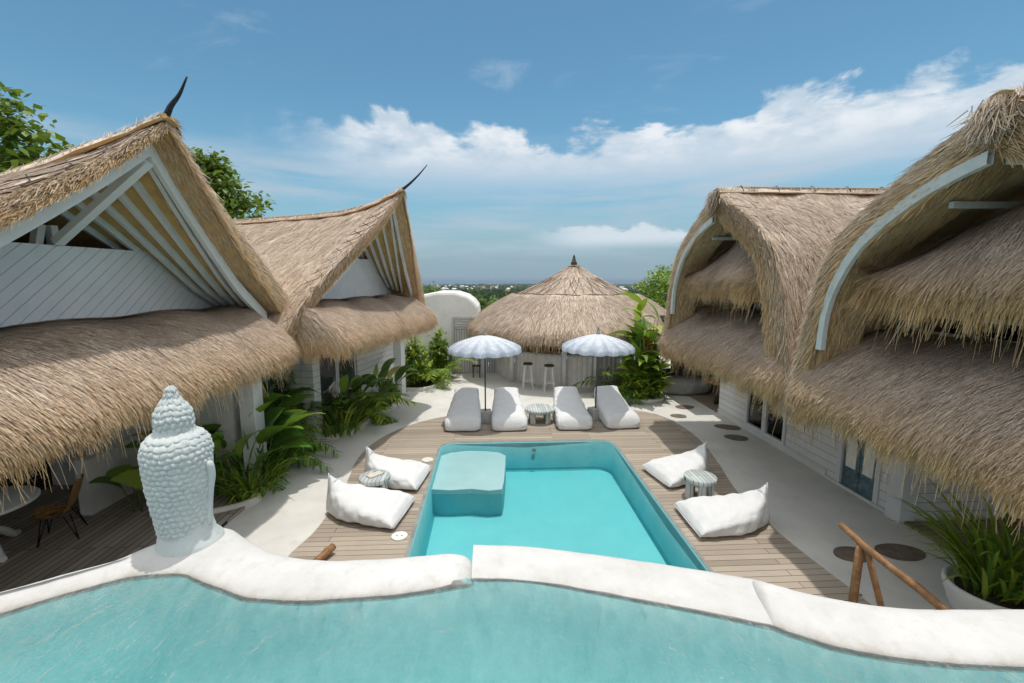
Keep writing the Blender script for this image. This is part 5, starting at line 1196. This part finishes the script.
tree((-.5, 46, -4.5), 6.4, 3.0, 'dark green tree beyond the bar roof on the white building side', M['leaf_tree'], 10, 70, 130, .2, .25)
def far_tree(r0, a, h, cr, seed, mat):
    pass
# the wooded slope down to the coast, one mass
r = np.random.default_rng(5); NT_ = 5200
az = r.uniform(radians(-50), radians(50), NT_); rad = np.exp(r.uniform(np.log(52), np.log(4300), NT_))
hz = np.where(rad < 300, r.uniform(4, 7.5, NT_), r.uniform(6, 13, NT_)); per = 34
cx, cy, cz = rad*np.sin(az), rad*np.cos(az), terr_z(rad)+hz*.5
grow = np.clip(rad/500, 1, 3.2)
N = NT_*per; C = np.stack([cx, cy, cz], -1).repeat(per, 0); hh = hz.repeat(per); gg = grow.repeat(per)
P = C+nrm(r.normal(0, 1, (N, 3)))*np.stack([hh*.45*gg, hh*.45*gg, hh*.5], -1)*(r.random(N)**.35)[:, None]
sz = hh*.20*np.sqrt(gg); d1 = nrm(r.normal(0, 1, (N, 3)))*sz[:, None]; d2 = nrm(r.normal(0, 1, (N, 3)))*sz[:, None]
V = np.stack([P-d1, P-d2*.8, P+d1, P+d2*.8], 1).reshape(-1, 3); F = np.arange(N*4).reshape(-1, 4)
me = bpy.data.meshes.new('far_woods'); me.vertices.add(len(V)); me.vertices.foreach_set('co', V.astype(np.float32).ravel()); me.loops.add(F.size); me.loops.foreach_set('vertex_index', F.astype(np.int32).ravel())
me.polygons.add(len(F)); me.polygons.foreach_set('loop_start', np.arange(0, F.size, 4, dtype=np.int32)); me.update(calc_edges=True); me.materials.append(M['leaf_far'])
tag(link('far_woods', me), 'distant green woods covering the slope down to the coast', 'woods', kind='stuff')
# town houses far down the slope
r = random.Random(12)
for k in range(46):
    px = r.uniform(432, 540) if k < 34 else r.uniform(605, 680); az = math.atan((px-490)/455); rad = r.uniform(900, 2600)
    w, dpt, h = r.uniform(8, 20), r.uniform(8, 14), r.uniform(7, 13); x, y = rad*sin(az), rad*cos(az); z = float(terr_z(rad))
    t = thing('far_house', (x, y, z), 'tiny pale house among the distant trees near the coast', 'house', 'houses of the distant town')
    m = MB(); m.box(x-w/2, x+w/2, y-dpt/2, y+dpt/2, z, z+h); m.build('wall', M['town_wall'], t)
    m = MB(); a, b = w*.55, dpt*.55; m.add([(x-a, y-b, z+h), (x+a, y-b, z+h), (x+a, y+b, z+h), (x-a, y+b, z+h), (x-a*.5, y, z+h+3), (x+a*.5, y, z+h+3)], [(0, 1, 5, 4), (2, 3, 4, 5), (1, 2, 5), (3, 0, 4), (3, 2, 1, 0)]); m.build('roof', M['town_roof'] if r.random() < .5 else M['town_wall'], t)

# ---------------------------------------------------------------- sea air
def m_haze():
    t = NT('haze'); v = t.n('ShaderNodeVolumePrincipled'); v.inputs['Color'].default_value = (.56, .68, .80, 1); v.inputs['Density'].default_value = .9e-4; v.inputs['Anisotropy'].default_value = .2
    t.l(v.outputs[0], t.out.inputs['Volume']); return t.m
m = MB(); m.box(-62000, 62000, -62000, 62000, -66, 11.5); tag(m.build('haze', m_haze()), kind='stuff')

# ---------------------------------------------------------------- sun, sky, clouds
SX, SY = -.10, -.10                                       # shadow offset per metre of height
sun_dir = Vector((-SX, -SY, 1)).normalized()              # towards the sun
sl = bpy.data.lights.new('sun', 'SUN'); sl.energy = 2.3; sl.angle = radians(.6); sl.color = (1, .955, .88)
so = bpy.data.objects.new('sun', sl); COL.objects.link(so); so.location = (0, 0, 40); so.rotation_euler = sun_dir.to_track_quat('Z', 'Y').to_euler()
W = bpy.data.worlds.new('World'); S.world = W; W.use_nodes = True; nt = W.node_tree; nt.nodes.clear()
def wn(typ, **kw):
    x = nt.nodes.new(typ)
    for k_, v_ in kw.items(): setattr(x, k_, v_)
    return x
def wm(op, a, b=0.0, c=None, clamp=False):
    x = wn('ShaderNodeMath', operation=op); x.use_clamp = clamp
    for sock, v_ in zip(x.inputs, (a, b) if c is None else (a, b, c)):
        if hasattr(v_, 'links'): nt.links.new(v_, sock)
        else: sock.default_value = v_
    return x.outputs[0]
def wsm(v_, lo, hi):
    x = wn('ShaderNodeMapRange', interpolation_type='SMOOTHSTEP'); nt.links.new(v_, x.inputs[0]); x.inputs[1].default_value = lo; x.inputs[2].default_value = hi; return x.outputs[0]
def wmix(f, a, b, mode='MIX'):
    x = wn('ShaderNodeMix', data_type='RGBA', blend_type=mode)
    for sock, v_ in ((x.inputs[0], f), (x.inputs[6], a), (x.inputs[7], b)):
        if hasattr(v_, 'links'): nt.links.new(v_, sock)
        else: sock.default_value = v_ if isinstance(v_, float) else (*v_, 1)
    return x.outputs[2]
sky = wn('ShaderNodeTexSky', sky_type='NISHITA'); sky.sun_disc = False
sky.sun_elevation = math.asin(sun_dir.z); sky.sun_rotation = atan2(sun_dir.x, sun_dir.y)
sky.air_density = 1.0; sky.dust_density = .3; sky.ozone_density = 3.0; sky.altitude = 60
tc = wn('ShaderNodeTexCoord'); sep = wn('ShaderNodeSeparateXYZ'); nt.links.new(tc.outputs['Generated'], sep.inputs[0])
hor = wm('SQRT', wm('ADD', wm('MULTIPLY', sep.outputs[0], sep.outputs[0]), wm('MULTIPLY', sep.outputs[1], sep.outputs[1])))
az_ = wm('ARCTAN2', sep.outputs[0], sep.outputs[1]); el_ = wm('ARCTAN2', sep.outputs[2], hor)
def cvec(sa, se, off=0.0):
    c = wn('ShaderNodeCombineXYZ'); nt.links.new(wm('MULTIPLY', az_, sa), c.inputs[0]); nt.links.new(wm('MULTIPLY', el_, se), c.inputs[1]); c.inputs[2].default_value = off; return c.outputs[0]
def wnoise(v_, sc, det=8, ro=.55, dis=.0):
    x = wn('ShaderNodeTexNoise'); nt.links.new(v_, x.inputs['Vector']); x.inputs['Scale'].default_value = sc; x.inputs['Detail'].default_value = det; x.inputs['Roughness'].default_value = ro; x.inputs['Distortion'].default_value = dis; return x.outputs[0]
WS = .15
K = 1/WS
sky_c = wmix(1.0, sky.outputs[0], (.53, .74, .69), 'MULTIPLY')
# added fill light: out-of-view sky brightened overhead and behind the camera
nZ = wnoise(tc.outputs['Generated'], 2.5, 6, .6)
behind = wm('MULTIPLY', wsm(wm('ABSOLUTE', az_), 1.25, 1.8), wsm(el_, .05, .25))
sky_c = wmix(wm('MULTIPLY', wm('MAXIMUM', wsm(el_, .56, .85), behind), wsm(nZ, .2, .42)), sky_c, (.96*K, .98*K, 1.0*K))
# A: the bright bank of cumulus
nA = wnoise(cvec(3.2, 6.5, 3.3), 1.6, 10, .58, .25); nA2 = wnoise(cvec(1.3, .5, 9.1), 1.7, 3, .5)
top = wm('ADD', wm('MULTIPLY', nA2, .12), .235)
fA = wm('SUBTRACT', top, el_)                                            # >0 below the billowing top
fA = wm('ADD', fA, wm('MULTIPLY', wm('SUBTRACT', nA, .5), .26))
mA = wm('MULTIPLY', wsm(fA, -.004, .022), wsm(el_, .15, .235))
mA = wm('MULTIPLY', mA, wsm(wm('ADD', az_, wm('MULTIPLY', wm('SUBTRACT', nA, .5), .5)), -.46, -.16))
mA = wm('MULTIPLY', mA, wsm(wnoise(cvec(2.0, 7.0, 5.5), 1.5, 6, .6), .22, .42))
sh = wnoise(cvec(4.5, 10, 1.2), 2.2, 8, .6)
cA = wmix(wm('MULTIPLY', wsm(sh, .35, .7), wsm(el_, .19, .28)), (.50*K, .60*K, .70*K), (.80*K, .83*K, .86*K))
# B: thin stratified veil under the bank
nB = wnoise(cvec(2.2, 16, 7.7), 1.3, 8, .6, .3)
mB = wm('MULTIPLY', wm('MULTIPLY', wsm(nB, .38, .72), wsm(el_, .30, .18)), wsm(el_, .0, .09))
cB = (.42*K, .52*K, .61*K)
# C: small cumulus low over the sea
nC = wnoise(cvec(5.5, 14, 2.2), 1.8, 9, .6, .2)
fC = wm('ADD', wm('SUBTRACT', wm('ADD', .085, wm('MULTIPLY', wnoise(cvec(6, .5, 4.1), 1.5, 3), .05)), el_), wm('MULTIPLY', wm('SUBTRACT', nC, .5), .09))
mC = wm('MULTIPLY', wm('MULTIPLY', wsm(fC, 0, .015), wsm(el_, .055, .085)), wm('MULTIPLY', wsm(az_, .06, .22), wsm(az_, .62, .40)))
# D: wisps high up
nD = wnoise(cvec(2.5, 9, 12.3), 1.2, 8, .65, .6)
mD = wm('MULTIPLY', wsm(nD, .56, .80), wm('MULTIPLY', wsm(el_, .16, .24), wsm(el_, .52, .36)))
hz_f = wm('MULTIPLY', wsm(el_, .22, .0), .92)
c0 = wmix(hz_f, sky_c, (.25*K, .345*K, .44*K))
c1_ = wmix(wm('MULTIPLY', mD, .35), c0, (.62*K, .70*K, .78*K))
c2_ = wmix(wm('MULTIPLY', mB, .85), c1_, cB)
c3_ = wmix(wm('MULTIPLY', mC, .9), c2_, (.62*K, .69*K, .76*K))
c4_ = wmix(wm('MULTIPLY', mA, .95), c3_, cA)
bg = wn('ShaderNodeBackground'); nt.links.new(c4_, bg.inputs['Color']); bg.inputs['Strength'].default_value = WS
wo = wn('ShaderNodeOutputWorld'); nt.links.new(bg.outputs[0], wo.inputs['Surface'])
